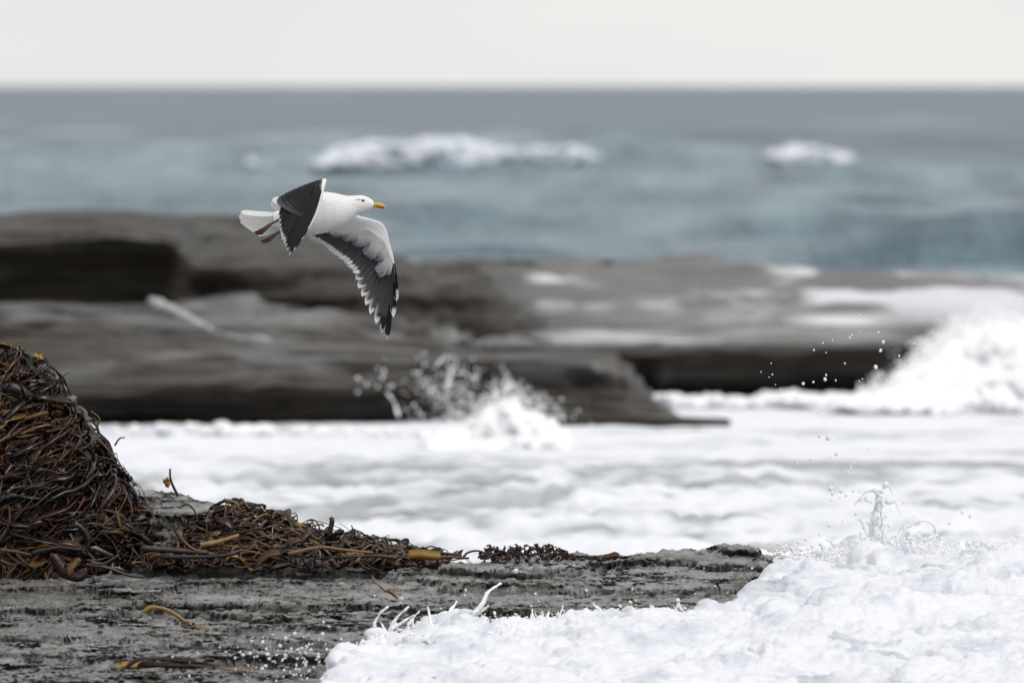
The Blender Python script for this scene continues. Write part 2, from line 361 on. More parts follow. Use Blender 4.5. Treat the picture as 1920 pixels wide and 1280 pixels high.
foam_roll('breaker_foam', roll_blobs([(1435, 288, 300), (1480, 270, 308), (1540, 272, 312), (1600, 288, 304)], 396, 200, (4, 10)), .10,
          'short white breaking crest at the far right of the swell', 'wave crest', 'breaking crests out at sea')
foam_roll('breaker_foam', roll_blobs([(422, 310, 322), (455, 288, 330), (500, 304, 322)], 396, 60, (4, 8)), .10,
          'smallest white crest at the far left of the swell', 'wave crest', 'breaking crests out at sea')

# ================================================================== COVE WATER (foam covered, between the two shelves)
def build_cove():
    rows = np.concatenate([np.linspace(50, 68, 40, endpoint=False), np.linspace(68, 146, 340)])
    xs = np.linspace(-1, 1, 330); xs = .055 * xs + .10 * xs ** 5
    D, A = np.meshgrid(rows, xs, indexing='ij'); X, Y = D * A, D
    z = .11 * fbm(X / 2.2, Y / 2.0, .3, 3) + .045 * noise(X / .8 + .3 * Y, Y / .8) + .045 * np.abs(noise(X / .33, Y / .5, 5.1)) + .04 * np.abs(noise(X / .15, Y / .5, 6.1)) + .022 * np.abs(noise(X / .28, Y / .3)) + .02
    Xw = X + .5 * Y * .35 + .6 * fbm(X / 1.3, Y / 1.7, 5.5, 3); Yw = Y - .3 * X + 1.1 * fbm(X / 1.1, Y / 2.0, 8.5, 3)
    fo = fbm(Xw / 3.2, Yw / 3.6, .7, 3) * .55 + .55 * noise(Xw / 1.0, Yw / .9, 1.3) + .42 * noise(Xw / .42, Yw / .5, 2.3) + .2 * noise(Xw / .13, Yw / .4, 3.3)
    PX = XPX(X, Y)
    bias = .12 - .12 * sstep(92, 76, Y) + .36 * sstep(106, 120, Y)
    foam = sstep(-.50, .30, fo + bias - .27 + .8 * z)
    z += .05 * foam * np.abs(noise(X / .5, Y / .5, 3.1))
    z = z * (1 - .78 * sstep(104, 120, Y)) - .04
    me = mesh_np('cove_water', np.stack([X, Y, z], -1), grid_quads(*X.shape)); attr_f(me, foam, 'foam')
    link('cove_water', me, M_COVE, kind='structure', label='foam covered churning water in the cove between the rock shelves')
build_cove()

# ================================================================== BACKGROUND LEDGES
def slab(name, keys, ncol, label, wash=None, amp=.10, seed=0., nrow=90, notch=None, closed=True):
    kx = np.array([k[0] for k in keys], float); K = len(keys[0][1])
    prof = np.array([k[1] for k in keys], float)                  # (nk, K, 2) of (py, D)
    px = np.linspace(kx[0], kx[-1], ncol)
    arr = np.empty((ncol, K, 2))
    for i in range(K):
        for j in range(2): arr[:, i, j] = np.interp(px, kx, prof[:, i, j])
    # rounded corners along x
    ker = np.hanning(max(5, ncol // 60) | 1); ker /= ker.sum(); pad = len(ker) // 2
    for i in range(K):
        for j in range(2):
            arr[:, i, j] = np.convolve(np.pad(arr[:, i, j], pad, mode='edge'), ker, 'valid')
    pts = P(px[:, None], arr[..., 0], arr[..., 1])                # (ncol, K, 3)
    seg = np.linalg.norm(np.diff(pts.mean(0), axis=0), axis=1); seg = np.maximum(seg, .12); cum = np.concatenate([[0], np.cumsum(seg)])
    u = np.linspace(0, cum[-1], nrow); g = np.empty((nrow, ncol, 3))
    for c in range(ncol):
        for j in range(3): g[:, c, j] = np.interp(u, cum, pts[c, :, j])
    X, Y, Z = g[..., 0].copy(), g[..., 1].copy(), g[..., 2].copy()
    st = fbm(Z * 9 + .6 * noise(X * .5, Y * .5 + seed), X * .22 + seed, seed + .5, 3)
    L = np.floor(Z * 8 + .9 * noise(X * .2, Y * .3, seed) + .25 * noise(X * 1.5, seed)); bed = noise(L * 3.37 + seed, X * .30 + L * 1.7) + .5 * noise(L * 5.1, X * 1.2 + L)
    Y2 = Y - amp * .7 * st - amp * 1.1 * bed - amp * .8 * fbm(X * .9, Z * 2 + seed, seed + .2, 4)
    Z2 = Z + amp * .55 * fbm(X * .8 + seed, Y * .5, seed + .9, 4) + amp * .35 * np.floor(3 * fbm(X * .28 + seed, Y * .35, seed + .4, 2)) / 3 + amp * .25 * np.floor(3 * noise(X * .9 + seed, Y * 1.1)) / 3
    tt = Z / .105 + .9 * noise(X * .22, Y * .16, seed + 2.) + .35 * noise(X * .9, Y * .5, seed + 3.); fr = tt - np.floor(tt); Z2 = Z2 + .105 * .85 * (sstep(.78, 1, fr) - fr)
    if notch:
        for (x0, x1, y0, y1, dep) in notch:
            qx = XPX(X, Y); qy = 160 + (HC - Z) * F / Y
            Y2 += dep * sstep(x0 - 24, x0 + 24, qx) * sstep(x1 + 24, x1 - 24, qx) * sstep(y0 - 15, y0 + 15, qy) * sstep(y1 + 15, y1 - 15, qy)
    g = np.stack([X, Y2, Z2], -1)
    # capped ends
    g = np.concatenate([np.broadcast_to(g[:, :1].mean(0, keepdims=True), (nrow, 1, 3)), g, np.broadcast_to(g[:, -1:].mean(0, keepdims=True), (nrow, 1, 3))], 1)
    me = mesh_np(name, g, grid_quads(nrow, ncol + 2))
    w = np.zeros((nrow, ncol + 2))
    if wash is not None:
        gx, gy, gz = g[..., 0], g[..., 1], g[..., 2]
        w = wash(XPX(gx, gy), 160 + (HC - gz) * F / gy, gx, gy, gz)
    attr_f(me, np.clip(w, 0, 1), 'wash')
    return link(name, me, M_ROCKB, label=label, cat='rock ledge', group='rock ledges beyond the cove')

def foam_sheen_plat(qx, qy, X, Y, Z):  # thin foam, plus sky reflection and lit tops painted as pale colour
    base = sstep(.05, .45, fbm(X * .9, Y * .35, 3.3, 4) + .35 * sstep(1150, 1800, qx) - .02)
    w = .16 * sstep(800, 600, qx) * (.6 + .8 * noise(X * .9, Y)) + base * (.30 + .40 * sstep(900, 1500, qx)) * sstep(640, 560, qy) + .16 * sstep(760, 1150, qx) * sstep(650, 600, qy)  # first term paints the shaded left top lighter; the rest add pale wet sheen
    def spot(cx, cy, rx, ry, a):
        return a * np.exp(-((qx - cx) / rx) ** 4 - ((qy - cy) / ry) ** 4)
    n = .75 + .6 * noise(X * 1.2, Y * 1.5)
    for q in ((1050, 521, 60, 11, .75), (1045, 574, 45, 12, .7), (1245, 567, 60, 14, .75), (1590, 598, 130, 12, .9), (1100, 632, 260, 13, .62), (1450, 628, 260, 14, .45), (1800, 570, 160, 34, .7), (930, 610, 80, 10, .5)):  # pale spots paint sky mirrored in puddles and the lit front lip
        w = np.maximum(w, spot(*q) * n)
    return w * sstep(.22, .40, Z)
slab('rock_ledge', [
    (-700, [(700, 137.6), (560, 137.6), (440, 137.2), (428, 138.2), (392, 150), (392, 151), (800, 152)]),
    (180, [(700, 137.6), (560, 137.6), (438, 137.2), (428, 138.2), (392, 150), (392, 151), (800, 152)]),
    (330, [(700, 137.6), (560, 137.6), (446, 137.2), (434, 138.2), (392, 150), (392, 151), (800, 152)]),
    (370, [(700, 138.6), (560, 138.4), (478, 138.2), (468, 139.4), (392, 150), (392, 151), (800, 152)]),
    (450, [(700, 138.6), (560, 138.4), (486, 138.2), (474, 139.4), (396, 150), (398, 151), (800, 152)]),
    (600, [(700, 137.4), (565, 137.6), (498, 138.4), (484, 139.4), (432, 150), (434, 151), (800, 152)]),
    (760, [(700, 137.6), (570, 137.8), (510, 138.6), (498, 139.4), (474, 150), (476, 151), (800, 152)]),
    (900, [(700, 138.4), (590, 138.6), (535, 139.4), (522, 140.2), (500, 148), (502, 149), (800, 150)]),
    (1060, [(760, 139), (690, 139.2), (650, 140), (640, 140.6), (620, 145), (640, 146), (800, 147)])], 200,
    'tall dark block of rock ledge at the far left beyond the cove', amp=.18, seed=1.3, nrow=170)
slab('rock_ledge', [
    (-700, [(900, 134.0), (640, 134.2), (596, 134.4), (588, 134.8), (536, 140), (520, 146), (900, 147)]),
    (150, [(900, 134.0), (640, 134.2), (592, 134.4), (584, 134.8), (540, 140), (520, 146), (900, 147)]),
    (700, [(900, 134.0), (650, 134.2), (606, 134.6), (596, 135.2), (535, 142), (488, 152), (900, 153)]),
    (830, [(900, 135.5), (690, 135.8), (622, 136.2), (612, 136.8), (530, 144), (480, 155), (900, 156)]),
    (880, [(900, 137.2), (750, 137.4), (652, 137.7), (640, 138.0), (530, 146), (480, 155), (900, 156)]),
    (1240, [(900, 138.6), (748, 138.6), (658, 137.8), (645, 138.1), (540, 146), (486, 155), (900, 156)]),
    (1420, [(900, 138.6), (745, 138.6), (658, 137.8), (646, 138.1), (545, 146), (490, 155), (900, 156)]),
    (1740, [(900, 138.6), (745, 138.6), (652, 137.8), (640, 138.1), (550, 146), (508, 155), (900, 156)]),
    (2600, [(900, 138.6), (745, 138.6), (640, 137.8), (630, 138.1), (555, 146), (520, 155), (900, 156)])], 330,
    'long flat wet rock platform with thin foam and painted sky reflections in puddles behind the cove', wash=foam_sheen_plat, amp=.17, seed=4.1, nrow=210,
    notch=[(1120, 1225, 670, 760, .55)])
def wash_c(qx, qy, X, Y, Z):
    return .15 * sstep(.1, .5, fbm(X * .7, Y * .8, 5.3, 4) + .1) * sstep(720, 690, qy)
slab('rock_ledge', [
    (-700, [(860, 127.4), (795, 127.4), (722, 126.6), (700, 127.4), (655, 130.5), (600, 134.0), (860, 135)]),
    (100, [(860, 127.4), (795, 127.4), (722, 126.6), (700, 127.4), (650, 130.5), (596, 134.0), (860, 135)]),
    (420, [(860, 127.4), (795, 127.4), (700, 126.6), (684, 127.4), (645, 130.5), (600, 134.0), (860, 135)]),
    (560, [(860, 127.6), (792, 127.6), (718, 127.0), (706, 127.8), (654, 130.8), (606, 134.4), (860, 135)]),
    (760, [(860, 128.2), (790, 128.2), (728, 127.6), (712, 128.2), (664, 131.2), (620, 134.6), (860, 135)]),
    (900, [(860, 128.2), (790, 128.4), (736, 128.8), (722, 129.6), (690, 132.0), (640, 134.6), (860, 135)]),
    (1000, [(860, 129.2), (800, 129.4), (780, 129.8), (770, 130.2), (760, 132.0), (740, 134.6), (860, 135)])], 220,
    'broad low sloping ledge in front with dark undercut at the waterline', wash=wash_c, amp=.18, seed=7.7, nrow=190)
slab('rock_ledge', [
    (500, [(860, 129.4), (720, 129.6), (680, 129.8), (668, 130.4), (656, 133.4), (700, 135), (860, 136)]),
    (700, [(860, 128.6), (740, 128.8), (676, 129.2), (664, 130.0), (652, 133.4), (700, 135), (860, 136)]),
    (920, [(860, 129.2), (750, 129.2), (678, 129.0), (665, 129.8), (652, 133.4), (700, 135), (860, 136)]),
    (1110, [(860, 129.2), (750, 129.2), (682, 129.0), (668, 129.8), (656, 133.4), (700, 135), (860, 136)]),
    (1175, [(860, 129.0), (752, 129.0), (700, 129.4), (684, 130.2), (670, 133.0), (720, 134), (860, 135)]),
    (1240, [(860, 130.4), (800, 130.6), (770, 130.8), (760, 131.2), (752, 132.0), (780, 133), (860, 134)])], 170,
    'rounded light grey block with a dark hollow in its right end', wash=wash_c, amp=.10, seed=10.2, nrow=90,
    notch=[(1072, 1135, 694, 728, .30)])
slab('rock_ledge', [
    (930, [(850, 126.0), (785, 126.2), (738, 126.5), (732, 127.0), (728, 128.2), (800, 129), (850, 130)]),
    (1080, [(850, 126.0), (788, 126.2), (750, 126.5), (744, 127.0), (738, 128.2), (800, 129), (850, 130)]),
    (1240, [(850, 125.6), (793, 125.8), (764, 126.1), (758, 126.6), (752, 127.8), (810, 128.6), (850, 129)]),
    (1340, [(850, 125.2), (801, 125.4), (782, 125.7), (778, 126.2), (772, 127.0), (820, 127.8), (850, 128)]),
    (1385, [(850, 125.2), (808, 125.4), (800, 125.6), (798, 125.8), (796, 126.2), (830, 126.8), (850, 127)])], 150,
    'thin dark tongue of rock tapering into the white water', amp=.08, seed=12.9, nrow=70)
# white run of foam left on the sloping ledge
sp = Soup()
pth = smooth_path([P(284, 583, 133.1), P(330, 603, 132.6), P(380, 630, 131.6), P(430, 650, 130.9), P(480, 656, 130.6), P(530, 657, 130.4), P(600, 655, 130.4)], 60)
sp.tube(pth + np.array([0, -.5, .11]), np.interp(np.linspace(0, 1, 60), [0, .15, .4, .7, 1], [.05, .05, .03, .024, .010]) * (.6 + .7 * RNG.random(60)), 8)
for c in pth[::3]: sp.ball(c + np.array([random.uniform(-.12, .12), -.52, random.uniform(.09, .13)]), random.uniform(.015, .03), (3.2, 1, .6))
me = remesh(sp.verts(), sp.f, .03, 2)
link('foam_streak', me, M_FOAMT, kind='stuff', label='pale foam streak slanting down the left ledge', cat='foam')

# surf bursting against the ledges
foam_roll('surf_burst', roll_blobs([(1560, 742, 765), (1640, 730, 765), (1700, 690, 770), (1745, 640, 775), (1790, 605, 780), (1850, 585, 780), (1930, 580, 780), (2040, 600, 780), (2160, 690, 780)], 130.5, 1100, (4, 20), .032), .05,
          'great white surf burst at the right edge of the far platform', 'surf', disp=.6)
foam_roll('surf_burst', roll_blobs([(800, 812, 850), (860, 795, 860), (900, 775, 865), (925, 748, 865), (950, 736, 865), (985, 755, 865), (1030, 778, 860), (1060, 800, 850)], 118.5, 700, (3, 13), .02), .035,
          'white surf burst in the middle before the rounded block', 'surf', disp=.6)
foam_roll('surf_line', roll_blobs([(1150, 738, 765), (1240, 728, 768), (1330, 735, 768), (1420, 740, 768), (1490, 722, 768), (1540, 736, 768), (1640, 742, 768)], 134, 500, (4, 12)), .05,
          'white surf lapping the dark face of the far platform', 'surf', disp=.6)
foam_roll('surf_line', roll_blobs([(-300, 795, 812), (150, 792, 812), (330, 790, 812), (500, 793, 812), (640, 795, 815), (800, 800, 820)], 122, 420, (4, 10)), .045,
          'white surf lapping the dark undercut of the left ledge', 'surf', disp=.6)

_b = bmesh.new(); bmesh.ops.create_icosphere(_b, subdivisions=1, radius=1)
ICO1_V = np.array([q.co[:] for q in _b.verts]); ICO1_F = np.array([[q.index for q in f.verts] for f in _b.faces]); _b.free()
def spray(name, pts, label, mat):
    """a cloud of fine droplets nobody could count: one mesh; pts = (px, py, depth, radius px)"""
    v = []; f = []
    for i, (x, y, D, r) in enumerate(pts):
        k = r * D / F; a = random.uniform(0, 3.1); st = random.uniform(1, 2.2); q = ICO1_V * k
        q = q * np.array((1, 1, st)); c, sn = math.cos(a), math.sin(a); q = np.stack([q[:, 0] * c - q[:, 2] * sn, q[:, 1], q[:, 0] * sn + q[:, 2] * c], 1)
        v.append(q + P(x, y, D)); f.append(ICO1_F + i * len(ICO1_V))
    link(name, mesh_np(name, np.concatenate(v), None, np.concatenate(f)), mat, kind='stuff', label=label, cat='spray')
_sx = np.array([1600, 1660, 1720, 1780, 1850, 1920, 2050], float); _sy = np.array([745, 725, 665, 610, 585, 578, 590], float)
pp = []
for _ in range(1900):
    x = random.uniform(1610, 2040); y = np.interp(x, _sx, _sy) + random.gauss(-4, 15) + 12 * random.random(); pp.append((x, y, random.uniform(130, 134), .6 + 2.6 * random.random() ** 2))
spray('spray_mist', pp, 'fine white spray blowing off the great surf burst at right', M_FOAMW)
pp = []
for _ in range(700):
    x = random.gauss(940, 65); y = np.interp(x, [800, 900, 950, 1040, 1080], [800, 765, 728, 768, 800]) + random.gauss(0, 13); pp.append((x, y, random.uniform(117, 120), .5 + 2.0 * random.random() ** 2))
for _ in range(480):
    x = random.gauss(845, 46); y = random.gauss(740, 38); pp.append((x, min(y, 800), random.uniform(115, 120), .4 + 1.6 * random.random() ** 2))
spray('spray_mist', pp, 'fine white spray thrown up around the middle surf burst', M_FOAMW)

# ================================================================== FRONT SHELF
_ybx = np.array([-400, 560, 600, 625, 700, 780, 850, 1000, 1130, 1270, 1390, 1430, 1470, 1560, 2400], float)
_yby = np.array([57, 58.8, 60.6, 61.8, 63.3, 64.0, 64.3, 64.5, 64.7, 64.9, 64.7, 66.2, 67.6, 68.6, 68.6], float)
def YB(X, Y): return np.interp(XPX(X, Y), _ybx, _yby)
def plane(Y): Y = np.asarray(Y, float); return .4575 + .0341 * (np.minimum(Y, 67.8) - 60)
_mbx = np.array([-200, 250, 330, 400, 440, 540, 620, 700, 780], float); _mby = np.array([150, 140, 130, 108, 88, 52, 26, 10, 0], float)
def rock_z(X, Y, detail=True):
    qx = XPX(X, Y)
    z = plane(Y) + .02 * noise(X * .7, Y * .5)
    z = z + np.interp(qx, _mbx, _mby) * .00255 * sstep(68.0, 68.7, Y + .25 * noise(X * 3, .5))
    yb = YB(X, Y)
    z = z - .42 * sstep(-.35, .75, yb - Y - .95 + .15 * noise(X * 2.2, Y * 1.3))
    z = z - 1.1 * sstep(1.12, 1.75, X + .12 * noise(Y * 2, X)) - 1.0 * sstep(69.3, 70.4, Y + .4 * noise(X * 1.5, 3.3))
    if detail:
        mk = 1 - .75 * sstep(68.0, 68.5, Y) * (np.interp(qx, _mbx, _mby) > 15)
        H = z + .06 * fbm(X * .9, Y * 1.1, .3, 4) + .03 * X + .034 * fbm(X * 2.8, Y * 2.4, 5.3, 5, .55)
        for (th, sh, off, a) in ((.050, .82, .2, .72), (.018, .78, .6, .65)):
            t = H / th + off + .5 * noise(X * 1.2, Y * 1.2, off); fr = t - np.floor(t)
            H = H + mk * a * (sstep(sh, 1, fr) - fr) * th + .5 * th * a
        cr = 1 - np.abs(fbm(X * 1.5, Y * 3.0, .8, 3)) * 3.2
        H = H - .030 * np.clip(cr, 0, 1) ** 3 * sstep(-.1, .3, noise(X * .8, Y * 1.2, 6.6))
        H = H + .026 * (.5 - np.abs(fbm(X * 7.5, Y * 4.2, 2.2, 4))) + .021 * fbm(X * 15, Y * 10, 7.2, 3, .6) + .008 * fbm(X * 44, Y * 26, 8.2, 2) - .035
        z = H
    return z
def build_shelf():
    rows = np.concatenate([np.linspace(54, 59.6, 30, endpoint=False), np.linspace(59.6, 69.6, 520, endpoint=False), np.linspace(69.6, 71, 14)])
    xs = np.concatenate([np.linspace(-4.5, -2.6, 40, endpoint=False), np.linspace(-2.6, 1.8, 700)])
    Y, X = np.meshgrid(rows, xs, indexing='ij')
    z = rock_z(X, Y)
    # bedding planes break back unevenly: shove the risers about a little
    X2 = X; Y2 = Y + .11 * fbm(z * 38 + .5 * noise(X * 1.5, Y), X * 1.1, 1.4, 2) + .06 * fbm(z * 110, X * 6, 3.4, 2) + .02 * noise(X * 22, z * 60, Y * 3)
    me = mesh_np('rock_shelf', np.stack([X2, Y2, z], -1), grid_quads(*X.shape))
    dd = Y - (YB(X, Y) - .95 + .22 * noise(X * 1.6, .7)); lace = np.maximum(1 - np.abs(fbm(X * 6, Y * 2.6, 3.3, 2)) * 7, 1 - np.abs(noise(X * 14, Y * 5, 9.3)) * 5)
    attr_f(me, np.clip(sstep(.1, .7, lace) * sstep(.75, .05, dd + .5 * noise(X * 2.1, Y, 2.2)), 0, 1) * .9, 'wash')
    link('rock_shelf', me, M_ROCKF, kind='structure', label='layered wet grey rock shelf in the foreground')
build_shelf()

# ================================================================== FRONT FOAM (surge over the right end of the shelf)
FOAM_D = {}
def foam_top(X, Y):
    """height of the surging foam, and distance inside its edge"""
    qx = XPX(X, Y); yb = YB(X, Y) + .22 * noise(X * 1.6, .7) + .12 * noise(X * 5, 1.7)
    d = yb - Y - .95; d = d + np.exp(-(d / .7) ** 2) * (.42 * noise(X * 3.1, Y * 1.7, 4.7) + .30 * noise(X * 8, Y * 4, 6.7))
    base = plane(Y) + .015
    pile = .025 * sstep(1440, 1640, qx) * sstep(64.0, 66.4, Y) + .02 * sstep(1500, 1700, qx) * sstep(62.5, 64.5, Y)
    lump = .10 * fbm(X * 1.6, Y * 1.1, 1.2, 3) + .06 * (np.clip(1 - np.abs(fbm(X * 2.1, Y * 1.5, 7.7, 2)) * 3, 0, 1) - .4) + .02 * noise(X * 4.2, Y * 2.6, 8.1)
    back = -.5 * sstep(67.2, 68.6, Y + .3 * noise(X * 2, 4.4))
    edge = .045 * sstep(0, .16, d) - .45 * sstep(.06, -.22, d)
    return base + pile + lump * sstep(0, .5, d) + edge + back, d
def build_front_foam():
    xs = np.arange(-1.3, 2.85, .022); ys = np.arange(58.6, 69.0, .045)
    Y, X = np.meshgrid(ys, xs, indexing='ij'); Z, d = foam_top(X, Y)
    nr, nc = X.shape; top = np.stack([X, Y, Z], -1).reshape(-1, 3); bot = top.copy(); bot[:, 2] = -.35
    n = nr * nc; q = grid_quads(nr, nc); f = [list(a) for a in q] + [list(a[::-1] + n) for a in q]
    ring = list(range(nc)) + [r * nc + nc - 1 for r in range(1, nr)] + [(nr - 1) * nc + c for c in range(nc - 2, -1, -1)] + [r * nc for r in range(nr - 2, 0, -1)]
    for a, b in zip(ring, ring[1:] + ring[:1]): f.append([b, a, a + n, b + n])
    sp = Soup(); sp.add(np.vstack([top, bot]), f)
    # froth: balls heaped over the surface, thicker near the edge and on the pile
    N = 5200; bx = RNG.uniform(-1.2, 2.8, N * 3); by = RNG.uniform(58.5, 68.2, N * 3); bz, d = foam_top(bx, by)
    w = (d > .02) * (.22 + np.exp(-(d / .35) ** 2) + .5 * sstep(1450, 1600, XPX(bx, by)) * sstep(64.5, 66, by)) * sstep(-.1, .35, noise(bx * 2.3, by * 1.4, 3.3) + .2)
    keep = RNG.random(N * 3) < w * .26
    for x, y, z in zip(bx[keep][:N], by[keep][:N], bz[keep][:N]):
        r = .010 + .030 * random.random() ** 3
        sp.ball((x, y, z + r * random.uniform(-.3, .45)), r, (random.uniform(1, 1.8), 1.1, random.uniform(.6, 1)))
    # fingers thrown up along the edge: photo pixels, depth, radii
    fg = Soup()
    def finger(pts, D, r0, r1, bead=1.5, n=16):
        p = np.array([P(a, b, D + c) for a, b, c in pts]); p = smooth_path(p, n)
        rr = .66 * np.linspace(r0 ** .5, r1 ** .5, n) ** 2 * .00248 * (1 + .12 * np.sin(np.linspace(0, random.uniform(4, 12), n))); fg.tube(p, rr, 8); fg.ball(p[-1], rr[-1] * bead)
    finger([(855, 1185, 0), (880, 1160, 0), (903, 1135, 0), (915, 1110, .02), (938, 1094, .05)], 63.8, 13, 4.2, 1.5)
    finger([(862, 1170, .1), (900, 1148, .1), (915, 1136, .1)], 63.8, 9, 4, 1.4)
    finger([(1272, 1158, 0), (1272, 1142, 0), (1271, 1126, 0)], 64.6, 13, 4.5, 1.6)
    finger([(1232, 1165, 0), (1262, 1150, 0), (1290, 1150, 0), (1312, 1166, 0)], 64.6, 8, 9, 1)
    finger([(1074, 1178, 0), (1078, 1160, 0)], 64.2, 12, 10, 1.05)
    finger([(1128, 1170, 0), (1140, 1148, .1)], 64.3, 12, 4, 1.4); finger([(1160, 1165, 0), (1172, 1148, .1)], 64.4, 6, 4, 1.4)
    finger([(984, 1175, 0), (984, 1160, 0)], 64.0, 12, 7, 1.1); finger([(1018, 1182, 0), (1022, 1162, 0)], 63.9, 3, 2.5, 1.4)
    finger([(702, 1200, 0), (702, 1170, 0), (712, 1150, 0), (726, 1138, 0)], 63.0, 7, 3, 1.4)
    finger([(728, 1190, 0), (742, 1160, 0), (766, 1137, 0)], 63.2, 9, 3, 1.4); finger([(738, 1178, 0), (760, 1162, 0), (778, 1152, 0)], 63.2, 5, 3, 1.4)
    finger([(800, 1185, 0), (822, 1160, 0), (838, 1152, 0)], 63.5, 8, 3, 1.4); finger([(630, 1245, 0), (622, 1222, 0), (634, 1214, 0)], 61.2, 7, 4, 1.3)
    finger([(1470, 1140, 0), (1440, 1145, 0), (1418, 1138, 0), (1404, 1128, 0)], 65.0, 16, 5, 1.4)
    finger([(1450, 1130, 0), (1446, 1105, 0), (1450, 1092, 0)], 65.4, 18, 8, 1.2)
    for (x, y, D, h) in ((1520, 1052, 67.4, 16), (1590, 1040, 67.3, 22), (1640, 1028, 67.2, 30), (1700, 1030, 67.2, 26), (1760, 1028, 67.2, 24), (1800, 1022, 67.2, 18), (1870, 1030, 67.1, 26), (1905, 1040, 67.1, 30)):
        finger([(x, y + 20, 0), (x + random.uniform(-6, 6), y, 0), (x + random.uniform(-9, 9), y - h * .45, 0)], D, 22, 5, 1.3)
    for _ in range(46):
        x = random.uniform(610, 1430); D = float(np.interp(x, _ybx, _yby)) - random.uniform(.85, 1.3); py = 160 + (3 - plane(D) - .04) * F / D
        L = 5 + 36 * random.random() ** 3; k = random.gauss(0, .9); r0 = random.uniform(4, 14)
        finger([(x, py + 8, 0), (x + k * L * .3, py - L * .4, 0), (x + k * L * .9, py - L, .03)], D, r0, random.uniform(1.3, 3.2), random.uniform(1.0, 1.5), 12)
    fm = remesh(fg.verts(), fg.f, .0052, 2, .5); fv, fn = get_co(fm), get_no(fm); fv += fn * (.004 * fbm(fv[:, 0] * 40, fv[:, 1] * 40, fv[:, 2] * 40, 2))[:, None]; set_co(fm, fv)
    link('foam_fingers', fm, M_FOAMW, kind='stuff', label='white fingers of foam thrown up along the foam edge', cat='foam')
    me = remesh(sp.verts(), sp.f, .0125, 2, .45)
    def keep(c):
        return c[:, 2] > plane(c[:, 1]) - .2
    me = cull(me, keep)
    v, nn = get_co(me), get_no(me)
    wq = .12 * noise(v[:, 0] * 5, v[:, 1] * 5, v[:, 2] * 5); b0 = np.abs(fbm(v[:, 0] * 2.6 + wq * 4, v[:, 1] * 1.9, v[:, 2] * 4 + wq * 5, 2)); b1 = np.abs(fbm(v[:, 0] * 8 + wq * 9, v[:, 1] * 5, v[:, 2] * 11, 3)); b2 = np.abs(noise(v[:, 0] * 24, v[:, 1] * 14, v[:, 2] * 30)); b3 = np.abs(noise(v[:, 0] * 60, v[:, 1] * 36, v[:, 2] * 70))
    ft, fd = foam_top(v[:, 0], v[:, 1]); body_ = np.clip(1 - sstep(.02, .07, v[:, 2] - np.maximum(ft, plane(v[:, 1]))), .08, 1) * np.clip(sstep(-.25, .1, fd), .08, 1)
    v += nn * body_[:, None] * (.085 * b0 * sstep(.0, .5, YB(v[:, 0], v[:, 1]) - v[:, 1]) + .042 * b1 + .016 * b2 + .006 * b3 - .026)[:, None]
    set_co(me, v)
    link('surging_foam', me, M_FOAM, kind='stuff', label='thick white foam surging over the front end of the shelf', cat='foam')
build_front_foam()
pp = []
for _ in range(2300):
    x = 600 + 860 * random.random(); D = float(np.interp(x, _ybx, _yby)) - .8 - abs(random.gauss(0, .4)); y = 160 + (3 - plane(D) - .03) * F / D - abs(random.gauss(0, 9)) + 4
    pp.append((x, y, D, .7 + 2.6 * random.random() ** 2.5))
for _ in range(900):
    x = random.uniform(1450, 1930); D = random.uniform(66.2, 67.4); y = random.gauss(1046 - 12 * (x > 1600), 12); pp.append((x, y, D, .7 + 2.6 * random.random() ** 2.5))
for _ in range(170):
    x = random.gauss(560, 80); y = random.gauss(1250, 30); pp.append((x, y, random.uniform(60.4, 61.6), .6 + 2.2 * random.random() ** 2))
spray('edge_spray', pp, 'fine white spray fringing the foam on the front shelf', M_FOAMW)
# thin froth left along the back lip of the shelf
sp = Soup()
for _ in range(520):
    x = random.uniform(1150, 1560); t = (x - 1150) / 410
    y = random.uniform(1046 - 14 * t - 6 * math.sin(x / 31) ** 2, 1060); D = random.uniform(69.2, 69.9); r = random.uniform(3, 8)
    sp.ball(P(x, y, D), r * .0025, (1.7, 1.2, .8))
link('edge_froth', remesh(sp.verts(), sp.f, .009, 2), M_FOAMW, kind='stuff', label='narrow white froth behind the right lip of the shelf', cat='foam')

# ------------------------------------------------------------------ splashes of clear and white water
def splash(name, strands, beads, D, label, voxel=.0045):
    sp = Soup()
    for (pts, r0, r1) in strands:
        p = smooth_path([P(a, b, D + (q[0] if q else 0)) for a, b, *q in pts], 6 * len(pts)); n = len(p)
        rr = (.72 * np.linspace(r0, r1, n) * (1 + .25 * np.sin(np.linspace(0, 9, n)))) * p[:, 1] / F; sp.tube(p, np.maximum(rr, .0034), 8)
    for (x, y, r) in beads: sp.ball(P(x, y, D), r * .0025, (1.05, 1, .95))
    me = remesh(sp.verts(), sp.f, voxel, 2)
    return link(name, me, M_DROP, label=label, cat='splash')
def veil(parent, left, right, D, bulge, seed, th=.28):
    a = smooth_path([(x, y, 0) for x, y in left], 60); b = smooth_path([(x, y, 0) for x, y in right], 60); k = np.linspace(0, 1, 44)
    g = a[:, None] * (1 - k)[None, :, None] + b[:, None] * k[None, :, None]
    p = P(g[..., 0], g[..., 1], D + bulge * np.sin(k * np.pi)[None] * np.ones((60, 1))) ; p[..., 1] += .02 * fbm(g[..., 0] / 14, g[..., 1] / 14, seed, 3); p[..., 0] += .008 * fbm(g[..., 0] / 9, g[..., 1] / 9, seed + 3, 2)
    q = grid_quads(60, 44); c = g.reshape(-1, 3)[q].mean(1); hole = noise(c[:, 0] / 7, c[:, 1] / 9, seed + 1) > th; q = q[~hole]
    p = p.reshape(-1, 3); n = len(p); me = mesh_np('veil', np.vstack([p, p + np.array((0, .003, 0))]), np.vstack([q, q[:, ::-1] + n])); link('veil', me, M_VEIL, parent)
